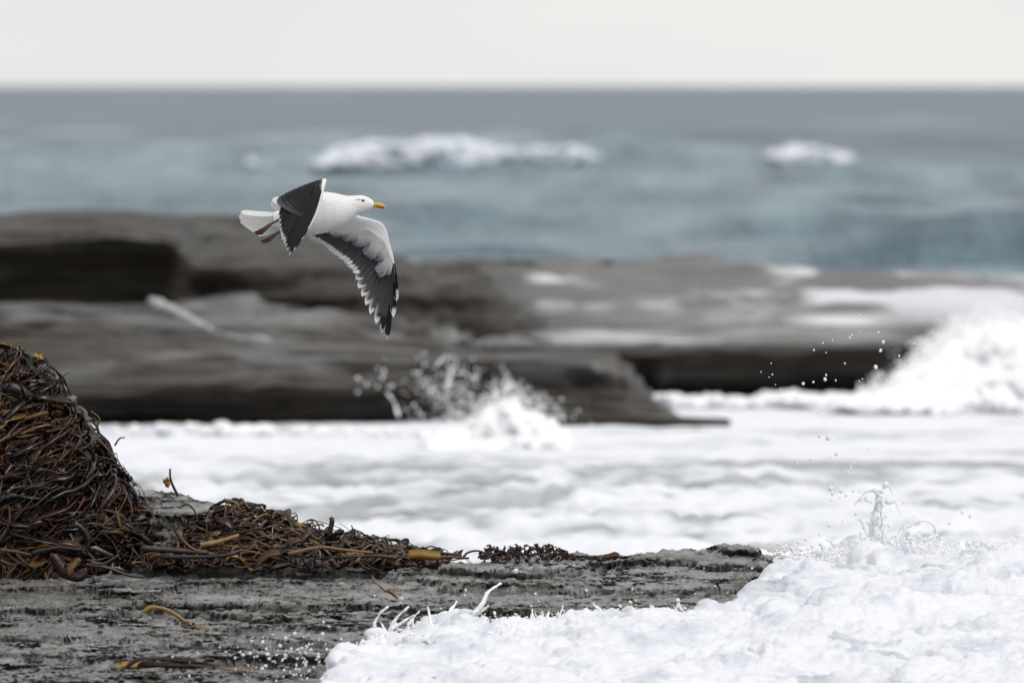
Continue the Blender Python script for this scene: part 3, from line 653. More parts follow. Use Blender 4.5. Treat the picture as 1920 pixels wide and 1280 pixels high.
def wisps(n):
    out = []
    for _ in range(n):
        x = random.gauss(1680, 52); h = 8 + 58 * random.random() ** 2 * math.exp(-((x - 1650) / 60) ** 2); k = random.gauss(0, .5)
        out.append(([(x, 1048), (x + k * h * .3, 1048 - h * .6), (x + k * h, 1046 - h * 1.25)], random.uniform(2.2, 5), random.uniform(1.6, 2.2)))
    return out
crown = splash('water_splash', wisps(46) + [
    ([(1636, 1030), (1634, 990), (1640, 955), (1646, 930), (1640, 918)], 7, 4), ([(1660, 1030), (1656, 1000), (1652, 960), (1654, 936)], 5, 3),
    ([(1640, 918), (1624, 922), (1610, 936), (1602, 947)], 4, 1.8), ([(1640, 920), (1652, 918), (1660, 912)], 4, 4),
    ([(1646, 938), (1662, 942), (1674, 938)], 5, 6), ([(1664, 908), (1672, 922), (1678, 940), (1690, 966)], 2.4, 1.6),
    ([(1650, 985), (1662, 1005), (1676, 1025)], 3, 6), ([(1690, 1030), (1692, 1005), (1704, 985), (1728, 976), (1748, 982), (1756, 998)], 4, 2.6),
    ([(1698, 1030), (1702, 1010), (1698, 990)], 10, 3), ([(1700, 1006), (1720, 1012), (1744, 1012)], 3, 2.5), ([(1636, 1000), (1650, 1012), (1668, 1008)], 3, 3)],
    [(1661, 908, 6.5), (1672, 938, 6), (1666, 940, 7), (1641, 919, 6), (1654, 921, 5)], 67.0, 'tall ragged crown of splash rising from the foam at right', .0036)
veil(crown, [(1634, 1035), (1633, 990), (1641, 950), (1645, 925)], [(1690, 1035), (1672, 1000), (1656, 965), (1654, 930)], 67.0, -.08, 1.5, -.02)
veil(crown, [(1692, 1035), (1692, 1008), (1700, 990), (1722, 978)], [(1764, 1035), (1762, 1008), (1752, 988), (1730, 978)], 67.02, -.12, 4.5, -.12)
veil(crown, [(1608, 940), (1620, 926), (1640, 918)], [(1634, 944), (1642, 938), (1650, 932)], 67.0, -.03, 7.5)
splash('water_splash', [
    ([(1858, 1050), (1862, 1030), (1876, 1020), (1892, 1016), (1904, 1030), (1912, 1048)], 5, 3), ([(1870, 1050), (1880, 1034), (1890, 1020)], 3, 2.4),
    ([(1852, 1044), (1868, 1036), (1900, 1034)], 3, 2.4)], [(1892, 1014, 4)], 67.0, 'small arched curl of splash at the right edge of the foam')
splash('water_splash', [([(1588, 1060), (1590, 1040), (1600, 1026), (1612, 1030)], 6, 3), ([(1600, 1050), (1612, 1040), (1616, 1030)], 4, 3)], [], 67.1,
       'low looped splash left of the tall crown')

# drops in the air
drop_me = mesh_np('water_drop', ICO_V, None, ICO_F); drop_me.materials.append(M_DROP)
def drops(lst, D, label, group, dd=.25):
    for (x, y, r) in lst:
        o = link('water_drop', drop_me, label=label, cat='water drop', group=group)
        d = D + random.uniform(-dd, dd); o.location = P(x, y, d); k = r * d / F
        o.scale = (k * random.uniform(.85, 1.1), k, k * random.uniform(.9, 1.35)); o.rotation_euler = (0, random.uniform(-.6, .6), 0)
hi = [(1613, 591, 2), (1656, 641, 3.4), (1647, 623, 2.2), (1651, 657, 3.2), (1642, 688, 3.8), (1613, 622, 1.4), (1597, 628, 1.6), (1593, 633, 2), (1543, 643, 1.8), (1561, 638, 1.4), (1526, 656, 1.8), (1714, 644, 1.8), (1686, 667, 1.6),
      (1549, 661, 1.3), (1549, 703, 2), (1547, 711, 3.2), (1506, 719, 3.6), (1525, 716, 2.2), (1567, 713, 1.8), (1448, 702, 1.6), (1427, 697, 1.2), (1442, 707, 1.2), (1463, 730, 1.4), (1617, 710, 1.4), (1584, 681, 1.6), (1611, 714, 1.2), (1454, 721, 1.2), (1446, 681, 1.2)]
drops(hi, 66.4, 'tiny white water drop flying before the dark far platform', 'drops flying before the far platform')
mid = [(1553, 820, 5), (1536, 817, 3.2), (1568, 851, 3.6), (1520, 861, 2.6), (1495, 869, 2.2), (1557, 857, 1.6), (1595, 875, 2.4), (1600, 868, 2), (1590, 886, 2.6), (1594, 880, 2), (1627, 841, 1.6), (1497, 819, 1.6), (1534, 774, 1.4)]
drops(mid, 66.6, 'grey water drop hanging before the white cove above the crown splash', 'drops above the crown splash')
near = [(random.gauss(1650, 36), random.gauss(990, 26), random.uniform(1.4, 3.2)) for _ in range(46)] + [(random.uniform(1480, 1900), random.gauss(1022, 12), random.uniform(1.4, 3.4)) for _ in range(36)] + [(1558, 915, 5), (1561, 925, 3), (1578, 921, 4), (1586, 928, 3), (1600, 920, 2.4), (1574, 932, 2.2), (1611, 921, 2), (1623, 938, 2), (1560, 938, 2), (1804, 960, 3.4), (1819, 967, 3.4), (1712, 942, 2), (1736, 950, 1.6), (1780, 980, 4), (1818, 1017, 4), (1543, 1025, 5), (1485, 1029, 4), (1523, 1024, 4), (1524, 1033, 3),
        (1441, 1018, 2), (1560, 1030, 3), (1575, 1030, 2.5), (1640, 1002, 3), (1705, 1000, 3), (1765, 1010, 4), (1833, 1030, 3), (1850, 1008, 2)]
drops(near, 67.0, 'white water drop flung from the crown splash at right', 'drops flung from the crown splash')
edge = [(967, 1070, 5.2), (873, 1106, 2.6), (872, 1116, 2.6), (864, 1133, 3.6), (848, 1144, 3), (1004, 1113, 2.6), (1010, 1127, 1.8), (1100, 1107, 2.6), (1113, 1131, 2.4), (1113, 1151, 2.2), (1055, 1156, 4.2), (996, 1136, 2.4), (994, 1146, 2), (753, 1122, 3), (751, 1130, 2), (702, 1116, 2.6), (799, 1157, 4),
        (1407, 1113, 5.2), (1416, 1100, 4), (1424, 1110, 5), (1415, 1122, 4), (1396, 1106, 3), (1341, 1098, 2), (1364, 1111, 1.6), (1192, 1126, 1.8), (1186, 1104, 2), (1320, 1065, 1.6), (1410, 1065, 2), (1303, 1113, 1.6), (1076, 1060, 2), (950, 1150, 3), (1164, 1143, 3)]
drops(edge, 64.6, 'white drop of spray above the foam edge on the front shelf', 'spray above the foam edge')
low = [(random.gauss(560, 60), random.gauss(1225, 26), random.uniform(1.5, 3.8)) for _ in range(70)]
low = [q for q in low if q[0] < 640 and q[1] > 1165]
drops(low, 61.3, 'soft white fleck of spray over the rock at lower left of the foam', 'spray at the lower left of the foam', .6)
bok = [(random.gauss(845, 34), random.gauss(725, 34), random.uniform(1.0, 2.6)) for _ in range(64)] + [(random.uniform(660, 760), random.uniform(690, 735), random.uniform(1.4, 3)) for _ in range(14)]
bok = [q for q in bok if q[1] < 800]
drops(bok, 117, 'blurred white blob of spray over the middle surf burst', 'spray over the middle surf burst', 2)
splash('spray_wisp', [([(724, 735, 52), (738, 752, 52), (748, 780, 52)], 3, 5)], [], 66., 'lone blurred wisp of spray left of the middle surf burst', .012)
splash('spray_wisp', [([(812, 690, 52), (838, 668, 52), (848, 690, 52), (836, 730, 52)], 2.5, 4)], [], 66., 'taller blurred wisp of spray above the middle surf burst', .012)
splash('spray_wisp', [([(850, 700, 52), (880, 700, 52), (892, 712, 52)], 2.5, 4)], [], 66., 'short flat blurred wisp right of the taller spray wisp', .012)

# ================================================================== KELP
class Ribbons:
    """many strips joined into one mesh"""
    def __init__(s): s.v = []; s.q = []; s.sh = []; s.n = 0
    def add(s, v, q, shade):
        s.v.append(v); s.q.append(np.asarray(q) + s.n); s.sh.append(np.full(len(v), shade)); s.n += len(v)
    def mesh(s, name, mat):
        me = mesh_np(name, np.concatenate(s.v), np.concatenate(s.q)); attr_f(me, np.concatenate(s.sh), 'shade'); me.materials.append(mat); return me
_RQ = {}; _TQ = {}
def ribbon_geo(path, nrm, width, wav=.25, twist=0., curl=.3, thick=.0022, ends=.6, roll=.8):
    """closed thin strip along path; nrm = surface normals"""
    p = np.asarray(path); n = len(p); u = np.linspace(0, 1, n)
    t = np.gradient(p, axis=0); t /= np.linalg.norm(t, axis=1)[:, None] + 1e-9
    s = np.cross(t, nrm); s /= np.linalg.norm(s, axis=1)[:, None] + 1e-9; m = np.cross(s, t)
    a = twist * u * 2 + random.uniform(-roll, roll) + .62 * roll * np.sin(u * random.uniform(3, 9) + random.random() * 6)
    s2 = np.cos(a)[:, None] * s + np.sin(a)[:, None] * m; m2 = -np.sin(a)[:, None] * s + np.cos(a)[:, None] * m
    w = width * np.minimum(np.minimum(u * 6, 1), (1 - u) * 4.0) ** ends; w = np.maximum(w, width * .08)
    k1, k2 = random.uniform(8, 20), random.uniform(8, 20)
    e1 = wav * width * np.sin(u * k1 + random.random() * 6); e2 = wav * width * np.sin(u * k2 + random.random() * 6)
    L = p - s2 * w[:, None] + m2 * (e1 + curl * w)[:, None]; R = p + s2 * w[:, None] + m2 * (e2 + curl * w)[:, None]
    off = m2 * thick
    rows = np.stack([L, p + off, R, p - off], 1)
    v = rows.reshape(-1, 3)
    if n in _RQ: return v, _RQ[n]
    q = []
    for i in range(n - 1):
        for j in range(4):
            j2 = (j + 1) % 4; q.append([i * 4 + j, i * 4 + j2, (i + 1) * 4 + j2, (i + 1) * 4 + j])
    b = (n - 1) * 4; q.append([3, 2, 1, 0]); q.append([b, b + 1, b + 2, b + 3])
    _RQ[n] = np.array(q); return v, _RQ[n]
def tube_q(path, r, k=6):
    p = np.asarray(path); n = len(p); t, s, u = frames(p); r = np.broadcast_to(r, (n,))
    a = np.linspace(0, 2 * np.pi, k, endpoint=False)
    v = (p[:, None] + r[:, None, None] * (np.cos(a)[None, :, None] * s[:, None] + np.sin(a)[None, :, None] * u[:, None])).reshape(-1, 3)
    if n in _TQ: return v, _TQ[n]
    q = [[i * k + j, i * k + (j + 1) % k, (i + 1) * k + (j + 1) % k, (i + 1) * k + j] for i in range(n - 1) for j in range(k)]
    q += [[0, 3, 2, 1], [0, 5, 4, 3], [(n - 1) * k + j for j in (0, 1, 2, 3)], [(n - 1) * k + j for j in (0, 3, 4, 5)]]
    _TQ[n] = np.array(q); return v, _TQ[n]
def walk(surf, x, y, ang, n, step, bend, lift):
    """paths over z = surf(x, y) for arrays of starts; ang is measured in the tangent plane from the contour line"""
    x, y, ang = (np.array(q, float) for q in (x, y, ang)); m = len(x); bend = np.broadcast_to(bend, (m,)); k = RNG.normal(0, 1, m) * bend; e = .012
    P_, N_ = [], []
    for i in range(n):
        z = surf(x, y); gx = (surf(x + e, y) - surf(x - e, y)) / (2 * e); gy = (surf(x, y + e) - surf(x, y - e)) / (2 * e)
        nr = np.stack([-gx, -gy, np.ones(m)], 1); nr /= np.linalg.norm(nr, axis=1)[:, None]
        P_.append(np.stack([x, y, z], 1)); N_.append(nr)
        c = np.stack([-gy, gx], 1); c /= np.linalg.norm(c, axis=1)[:, None] + 1e-6
        c3 = np.concatenate([c, np.zeros((m, 1))], 1); d3 = np.cross(nr, c3)
        t = np.cos(ang)[:, None] * c3 + np.sin(ang)[:, None] * d3
        x = x + step * t[:, 0]; y = y + step * t[:, 1]; ang = ang + k + RNG.normal(0, 1, m) * bend * .6; k = k * .96
    Pt, Nr = np.stack(P_, 1), np.stack(N_, 1); u = np.linspace(0, 1, n)
    lf = np.asarray(lift)[:, None] * (.5 + .5 * np.sin(u[None] * RNG.uniform(2, 7, (m, 1)) + RNG.random((m, 1)) * 6)) + .002
    return Pt + Nr * lf[..., None], Nr
KS = .00249
# ---- the tall heap
HX, HY = P(-45, 1038, 68.3)[0], 68.3; HB = P(0, 1038, 68.3)[2]; KH = 68.3 / F
_hr = np.array([0, 46, 98, 142, 180, 216, 254, 286, 308, 322, 334]) * KH; _hh = np.array([362, 356, 330, 296, 258, 218, 168, 112, 46, 0, -70]) * KH
def heap_z(x, y):
    dx, dy = np.asarray(x) - HX, (np.asarray(y) - HY)
    r = np.hypot(dx, dy * 1.9) * (1 + .05 * noise(np.asarray(x) * 3.1, np.asarray(y) * 3.1, 4.2))
    return HB + np.interp(r, _hr, _hh) + .10 * fbm(np.asarray(x) * 3.4, np.asarray(y) * 3.4, 9.1, 3)
heap = empty('kelp_heap', (HX, HY, plane(68.0)), 'tall dark brown heap of tangled kelp at the left edge', 'seaweed')
def to_local(v, o): return np.asarray(v) - np.array(o.location)
g = np.linspace(-1, 1, 70); gy, gx = np.meshgrid(g * .55 + HY, g * .9 + HX, indexing='ij'); gz = heap_z(gx, gy) - .05
link('core', mesh_np('core', to_local(np.stack([gx, gy, gz], -1), heap), grid_quads(70, 70)), M_KBLADE, heap)
def heap_strands(kind, m):
    xs, ys, an = [], [], []
    while len(xs) < m:
        a = random.uniform(math.pi * .95, math.pi * 2.12); h = random.uniform(-.05, 1.02) ; r = .03 + .86 * (1 - max(h, 0)) ** .62 * random.uniform(.85, 1.05)
        r = np.interp(h * .96, _hh[::-1], _hr[::-1])
        x, y = HX + r * math.cos(a), HY + r * math.sin(a) / 1.9
        if x < HX - .22: continue
        fl = 1.5 * float(noise(x * 2.3, y * 1.2, h * 2.6)) + (.15 if h < .42 else .55)
        xs.append(x); ys.append(y); an.append(random.choice([0, math.pi]) + random.gauss(fl, .22 if h < .42 else .4))
    m = len(xs); n = 11
    if kind == 'stipe':
        pt, nr = walk(heap_z, xs, ys, an, n, RNG.uniform(.022, .056, m), .08, (.008 + .11 * RNG.random(m) ** 3)); r0 = .0018 + .0042 * RNG.random(m) ** 2
        return [tube_q(pt[i], np.linspace(r0[i], r0[i] * .6, n)) for i in range(m)]
    pt, nr = walk(heap_z, xs, ys, an, n, RNG.uniform(.018, .055, m), .10, .10 * RNG.random(m) ** 2.4)
    return [ribbon_geo(pt[i], nr[i], random.choice([.004, .006, .008, .011, .015, .020]) * random.uniform(.8, 1.2), twist=random.gauss(0, 1.8), curl=random.uniform(.1, .8)) for i in range(m)]
rb = Ribbons(); rt = Ribbons()
for gq in heap_strands('blade', 3500): rb.add(*gq, random.random())
for gq in heap_strands('stipe', 260): rt.add(*gq, random.random() * .62)
me = rb.mesh('tangled_fronds', M_KBLADE); set_co(me, to_local(get_co(me), heap)); link('tangled_fronds', me, None, heap, kind='stuff')
me = rt.mesh('tangled_stalks', M_KSTIPE); set_co(me, to_local(get_co(me), heap)); link('tangled_stalks', me, None, heap, kind='stuff')
def part_mesh(name, geo, mat, parent, shade=0.):
    v, q = geo; me = mesh_np(name, to_local(v, parent), q); attr_f(me, np.full(len(v), shade), 'shade'); return link(name, me, mat, parent)
for gq in heap_strands('stipe', 120): part_mesh('kelp_stalk', gq, M_KSTIPE, heap)
for gq in heap_strands('blade', 160): part_mesh('kelp_blade', gq, M_KBLADE, heap)
# sprigs that break the outline, and the one orange leaf near the top
def px_tube(pts, D, r, n=14):
    p = smooth_path([P(a, b, D + (q[0] if q else 0)) for a, b, *q in pts], n); return tube_q(p, np.linspace(r, r * .6, n) * KS)
def px_blade(pts, D, w, n=14, nrm=(0, -.8, .6), **k):
    p = smooth_path([P(a, b, D + (q[0] if q else 0)) for a, b, *q in pts], n)
    return ribbon_geo(p, np.broadcast_to(np.array(nrm, float), p.shape), w * KS, **k)
for pts, r in (([(20, 660), (26, 644), (46, 638)], 1.6), ([(110, 720), (122, 702), (132, 699)], 1.4), ([(215, 835), (224, 822), (234, 820)], 2), ([(182, 800), (186, 784), (170, 770)], 2)):
    part_mesh('kelp_stalk', px_tube(pts, 68.2, r), M_KSTIPE, heap)
part_mesh('orange_leaf', px_blade([(62, 664), (72, 668), (82, 674)], 68.0, 7, curl=.1), M_KOLIVE, heap)

# ---- the low drift trailing along the shelf edge
_dx = np.array([255, 300, 340, 380, 420, 460, 520, 560, 600, 650, 700, 740, 780, 830], float)
_dt = np.array([1026, 1010, 1000, 985, 964, 962, 978, 994, 1004, 1016, 1028, 1038, 1044, 1048], float)
drift = empty('kelp_drift', P(520, 1042, 68.1), 'low drift of brown kelp stalks and blades along the shelf edge', 'seaweed')
def drift_z(x, y):
    qx = XPX(x, y); t = 3 - (np.interp(qx, _dx, _dt) - 160) * 68.5 / F; b = plane(68.0) - .03
    k = sstep(67.85, 68.55, y) ; return b + (t - b) * k * sstep(69.4, 68.8, y) + .012 * noise(np.asarray(x) * 9, np.asarray(y) * 9)
g1 = np.linspace(P(270, 1040, 67)[0], P(800, 1040, 67)[0], 120); g2 = np.linspace(66.8, 68.4, 50); gy, gx = np.meshgrid(g2, g1, indexing='ij')
def drift_strands(kind, m):
    qx = 270 + 560 * RNG.random(m) ** 1.2; y = RNG.uniform(67.9, 68.65, m); x = (qx - 960) * y / F
    an = RNG.choice([0, math.pi], m) + RNG.normal(0, .6, m); n = 14
    if kind == 'stipe':
        pt, nr = walk(drift_z, x, y, an, n, RNG.uniform(.010, .022, m), .13, RNG.uniform(.01, .07, m)); r0 = RNG.uniform(.0020, .0056, m)
        return [tube_q(pt[i], np.linspace(r0[i], r0[i] * .65, n)) for i in range(m)]
    pt, nr = walk(drift_z, x, y, an, n, RNG.uniform(.008, .018, m), .14, RNG.uniform(.005, .06, m))
    return [ribbon_geo(pt[i], nr[i], random.choice([.005, .008, .012, .018]), twist=random.gauss(0, 1.6), curl=random.uniform(.1, .8)) for i in range(m)]
rb = Ribbons(); rt = Ribbons()
for gq in drift_strands('blade', 620): rb.add(*gq, random.random())
for gq in drift_strands('stipe', 200): rt.add(*gq, random.random())
me = rb.mesh('tangled_fronds', M_KBLADE); set_co(me, to_local(get_co(me), drift)); link('tangled_fronds', me, None, drift, kind='stuff')
me = rt.mesh('tangled_stalks', M_KSTIPE); set_co(me, to_local(get_co(me), drift)); link('tangled_stalks', me, None, drift, kind='stuff')
for gq in drift_strands('stipe', 110): part_mesh('kelp_stalk', gq, M_KSTIPE, drift)
for gq in drift_strands('blade', 90): part_mesh('kelp_blade', gq, M_KBLADE, drift)
for gq in drift_strands('blade', 14): part_mesh('olive_blade', gq, M_KOLIVE, drift)
for pts, r in (([(265, 1027), (330, 1032), (390, 1036)], 6), ([(300, 1043), (370, 1044), (430, 1040), (450, 1032)], 4.5), ([(330, 985), (332, 1000), (360, 1028), (392, 1036)], 4.5), ([(376, 1022), (410, 1015), (448, 1003)], 5.5),
               ([(540, 1038), (600, 1026), (640, 1030), (700, 1036)], 4), ([(452, 946), (456, 938), (450, 934)], 4), ([(468, 955), (455, 940), (450, 934)], 4), ([(660, 1010), (662, 995), (659, 984)], 1.8),
               ([(420, 936), (440, 942), (452, 955)], 3), ([(340, 948), (352, 945), (364, 956), (372, 975)], 2.4), ([(745, 1046), (700, 1042), (640, 1044)], 4)):
    part_mesh('kelp_stalk', px_tube(pts, 67.8, r), M_KSTIPE, drift)
part_mesh('upright_blade', px_blade([(616, 1006), (620, 990), (622, 974), (617, 972)], 68.2, 5, nrm=(0, -1, .1), curl=.1), M_KSTIPE, drift)
part_mesh('kelp_blade', px_blade([(612, 1006), (630, 1000), (646, 994)], 68.2, 5, nrm=(0, -1, .1)), M_KBLADE, drift)
# standing sprig on the grey rock, beside the heap
sprig = empty('kelp_sprig', P(326, 915, 68.6), 'small brown kelp sprig standing on the grey rock beside the heap', 'seaweed')
part_mesh('stem', px_tube([(334, 930), (322, 905), (319, 892), (319, 878)], 68.6, 3), M_KSTIPE, sprig)
part_mesh('leaf', px_blade([(316, 914), (312, 904), (306, 898)], 68.6, 5, nrm=(0, -1, .1)), M_KSTIPE, sprig)
part_mesh('leaf', px_blade([(314, 912), (316, 902), (312, 894)], 68.55, 4, nrm=(0, -1, .1)), M_KOLIVE, sprig)

def piece(name, anchor, label, parts, D):
    o = empty(name, P(*anchor, D), label, 'seaweed', 'loose kelp on the front shelf')
    for (nm, geo, mat) in parts: part_mesh(nm, geo, mat, o, random.random())
    return o
def Dr(py):   # depth of the bare shelf plane under photo row py
    return (3 - .4575 + .0341 * 60) / ((py - 160) / F + .0341)
d = Dr(1048)
piece('loose_kelp', (795, 1050), 'folded yellow olive kelp blade at the shelf lip right of the drift',
      [('blade', px_blade([(764, 1040), (785, 1038), (805, 1040), (828, 1043)], d - .35, 10, nrm=(0, -1, .25), curl=.05, wav=.05, ends=.08, roll=.15), M_KOLIVE)], d)
piece('kelp_stalk', (850, 1048), 'pair of straight pale kelp stalks right of the yellow blade',
      [('stalk', px_tube([(800, 1034), (835, 1037), (866, 1040)], d - .2, 3.6), M_KSTIPE), ('stalk', px_tube([(820, 1046), (850, 1044), (880, 1046)], d - .25, 3.4), M_KSTIPE)], d)
piece('kelp_loop', (896, 1048), 'kelp stalk arched in a thin loop at the shelf lip',
      [('stalk', px_tube([(868, 1044), (878, 1035), (896, 1032), (912, 1038), (924, 1050)], d - .2, 2.4), M_KSTIPE)], d)
piece('loose_kelp', (935, 1050), 'curled translucent kelp blade beside the dark curly clump',
      [('blade', px_blade([(908, 1050), (925, 1040), (945, 1034), (950, 1044), (940, 1050)], d - .25, 4, nrm=(0, -1, .3)), M_KBLADE)], d)
cl = empty('weed_clump', P(985, 1050, d), 'dark red brown curly weed clump on the shelf lip', 'seaweed')
rb = Ribbons()
for _ in range(260):
    x = random.uniform(902, 1076); h = np.interp(x, [900, 920, 945, 980, 1000, 1025, 1050, 1078], [10, 24, 20, 28, 24, 27, 16, 3]) * random.random() ** .6
    a = random.uniform(0, 6.28); p = P(x, 1050 - h, d + random.uniform(-.15, .15)); L = random.uniform(.012, .03)
    pt = smooth_path([p, p + L * .5 * np.array([math.cos(a), random.uniform(-.5, .5), math.sin(a)]), p + L * np.array([math.cos(a + .8), random.uniform(-.5, .5), math.sin(a + .8)])], 6)
    rb.add(*ribbon_geo(pt, np.broadcast_to([0.1, -1, .2], pt.shape), random.uniform(.004, .009), wav=.5), random.random())
me = rb.mesh('curly_fronds', M_KRED); set_co(me, to_local(get_co(me), cl)); link('curly_fronds', me, None, cl, kind='stuff')
piece('loose_kelp', (1145, 1050), 'dark pointed kelp scrap alone near the right lip of the shelf',
      [('blade', px_blade([(1128, 1048), (1145, 1044), (1162, 1038)], d - .3, 8, nrm=(0, -1, .5), curl=.1), M_KBLADE), ('scrap', px_blade([(1117, 1046), (1126, 1048), (1138, 1049)], d - .3, 4, nrm=(0, -1, .5)), M_KSTIPE)], d)
d = Dr(1080)
piece('loose_kelp', (135, 1082), 'large curled dark kelp blade before the foot of the heap',
      [('blade', px_blade([(95, 1036), (112, 1058), (125, 1074), (150, 1080), (163, 1064)], d - .3, 11, nrm=(0, -1, .3), curl=.15, wav=.2, ends=.25, roll=.4), M_KBLADE), ('fold', px_blade([(128, 1078), (138, 1060), (150, 1046)], d - .32, 9, nrm=(.3, -1, .2), curl=.4), M_KSTIPE)], d)
piece('kelp_stalk', (215, 1070), 'thin straight brown kelp stalk on the rock right of the curled blade',
      [('stalk', px_tube([(162, 1058), (200, 1064), (240, 1078), (268, 1082)], d - .35, 3.6), M_KSTIPE), ('tip', px_tube([(170, 1054), (195, 1056), (222, 1040)], d - .35, 3.2), M_KSTIPE)], d)
for (pts, r) in (([(0, 1030), (30, 1034), (60, 1040)], 4), ([(60, 1036), (110, 1026), (150, 1030)], 4), ([(0, 1050), (25, 1058), (55, 1048)], 3)):
    part_mesh('kelp_stalk', px_tube(pts, 67.5, r), M_KSTIPE, heap)
d = Dr(1160)
piece('kelp_stalk', (330, 1165), 'bent yellow kelp stalk with red tufts in the middle of the bare rock',
      [('stalk', px_tube([(271, 1148), (280, 1139), (305, 1140), (330, 1152), (352, 1168), (366, 1174)], d - .3, 4.5), M_KOLIVE), ('frayed_end', px_blade([(350, 1166), (372, 1176), (394, 1181)], d - .3, 4.5), M_KOLIVE),
       ('tuft', px_blade([(338, 1172), (352, 1172), (366, 1176)], d - .33, 8, wav=.5), M_KRED), ('tuft', px_blade([(294, 1134), (300, 1128), (304, 1136)], d - .25, 5, wav=.5), M_KRED)], d)
d = Dr(1248)
pc = [('frond', px_blade([(212 + random.uniform(0, 60), 1250 + random.uniform(-6, 6)), (290 + random.uniform(-20, 20), 1240 + random.uniform(-8, 8)), (330 + random.uniform(0, 90), 1247 + random.uniform(-5, 7))], d - .3 + random.uniform(-.1, .1), random.uniform(3, 6)), random.choice([M_KBLADE, M_KRED, M_KSTIPE])) for _ in range(12)]
pc += [('stalk', px_tube([(310 + k * 14, 1256), (330 + k * 9, 1236), (345 + k * 6, 1230)], d - .35, 3), M_KSTIPE) for k in range(3)] + [('frond', px_blade([(212, 1250), (240, 1246), (268, 1252)], d - .35, 6), M_KOLIVE), ('stalk', px_tube([(410, 1252), (450, 1256), (496, 1262)], d - .3, 2), M_KSTIPE)]
piece('kelp_tuft', (310, 1255), 'flat brown kelp tuft lying lowest on the rock near the bottom', pc, d)
d = Dr(1110)
piece('loose_kelp', (722, 1105), 'twisted tan kelp strip on the rock above the foam edge',
      [('blade', px_blade([(696, 1078), (708, 1095), (722, 1108), (732, 1108), (746, 1122)], d - .35, 5, twist=1.5), M_KSTIPE)], d)
piece('weed_scrap', (955, 1225), 'tiny reddish weed scrap floating on the front foam',
      [('scrap', px_blade([(944, 1231), (952, 1224), (964, 1220)], 61.9, 2, n=8), M_KSTIPE)], 61.9)
piece('weed_scrap', (1195, 1133), 'small orange brown scrap on the rock near the right foam edge',
      [('scrap', px_blade([(1180, 1134), (1192, 1130), (1204, 1130)], Dr(1132) - .3, 3.5, n=8), M_KOLIVE)], Dr(1132))

# ================================================================== GULL
GD = 66.0; GS = GD / F
def G(a):
    """gull build coordinates (photo px, photo py, depth in px, + is away) -> world"""
    a = np.asarray(a, float); o = P(a[..., 0], a[..., 1], GD); o[..., 1] += a[..., 2] * GS; return o
GB = G((590, 402, 0))
gull = empty('gull', GB, 'white gull with dark wings flying to the right over the cove', 'gull')
def gl(v): return np.asarray(v) - GB
WHITE = np.array((.78, .78, .79)); BLACK = np.array((.016, .016, .018)); SLATE = np.array((.085, .087, .095)); PALE = np.array((.62, .63, .66))
def loft(secs, k=24):
    """secs: list of (centre xyz px, axis a xyz px, axis b xyz px)"""
    a = np.linspace(0, 2 * np.pi, k, endpoint=False)
    v = np.array([[np.array(c) + np.cos(t) * np.array(p) + np.sin(t) * np.array(q) for t in a] for c, p, q in secs]).reshape(-1, 3)
    n = len(secs); f = [[i * k + j, i * k + (j + 1) % k, (i + 1) * k + (j + 1) % k, (i + 1) * k + j] for i in range(n - 1) for j in range(k)]
    f += [list(range(k))[::-1], [(n - 1) * k + j for j in range(k)]]
    return v, f
tor = [(512, 399, 425, 9), (522, 394, 432, 15), (536, 384, 438, 22), (560, 373, 441, 30), (590, 363, 440.5, 34), (610, 359.5, 436.5, 33), (630, 362.5, 430, 30), (643, 365.5, 424, 26), (653, 367, 417, 22), (661, 367, 410.5, 18.5), (668, 366.3, 405, 16), (676, 366, 401, 15), (684, 367.2, 397.5, 13.6), (690, 369.6, 394.4, 11.5), (696, 373, 391.2, 8.5), (700.5, 377, 389, 5)]
tp = np.array(tor); tx = np.linspace(512, 700.5, 60)
tsec = []
for x in tx:
    t, b, w = (np.interp(x, tp[:, 0], tp[:, i]) for i in (1, 2, 3)); tsec.append(((x, (t + b) / 2, 0), (0, (b - t) / 2, 0), (0, 0, w)))
sp = Soup(); samples = []
tv, tf = loft(tsec, 28); sp.add(G(tv), tf); samples.append((tv, np.broadcast_to(WHITE, tv.shape)))
def wing_arm(st, top_col, bot_col, upsign, edge_col=None):
    """st: stations (leading edge xyz, back edge of the coverts xyz, thickness); builds a closed airfoil sleeve"""
    LE = smooth_path([s[0] for s in st], 40); BE = smooth_path([s[1] for s in st], 40); th = np.interp(np.linspace(0, 1, 40), np.linspace(0, 1, len(st)), [s[2] for s in st])
    c = (LE + BE) / 2; a = (LE - BE) / 2; span = np.gradient(c, axis=0); n = np.cross(span, a); n /= np.linalg.norm(n, axis=1)[:, None] + 1e-9
    n *= upsign
    secs = [(c[i], a[i], n[i] * th[i] * .5) for i in range(40)]
    v, f = loft(secs, 24); sp.add(G(v), f)
    ang = np.tile(np.linspace(0, 2 * np.pi, 24, endpoint=False), 40); up = np.sin(ang) > 0
    col = np.where(up[:, None], top_col, bot_col)
    if edge_col is not None: col = np.where((np.cos(ang) > .93)[:, None], edge_col, col)
    samples.append((v, col)); return n
# near wing: we look on its dark upper side as it bends down towards us
near_st = [((604, 378, -14), (548, 396, -14), 22), ((608, 352, -58), (532, 376, -54), 16), ((611, 335, -98), (520, 374, -92), 11), ((609, 345, -118), (527, 386, -112), 8), ((603, 368, -132), (548, 398, -128), 7), ((595, 397, -144), (572, 410, -142), 5), ((581, 426, -152), (573, 430, -151), 4)]
nN = wing_arm(near_st, BLACK, PALE, 1, WHITE)
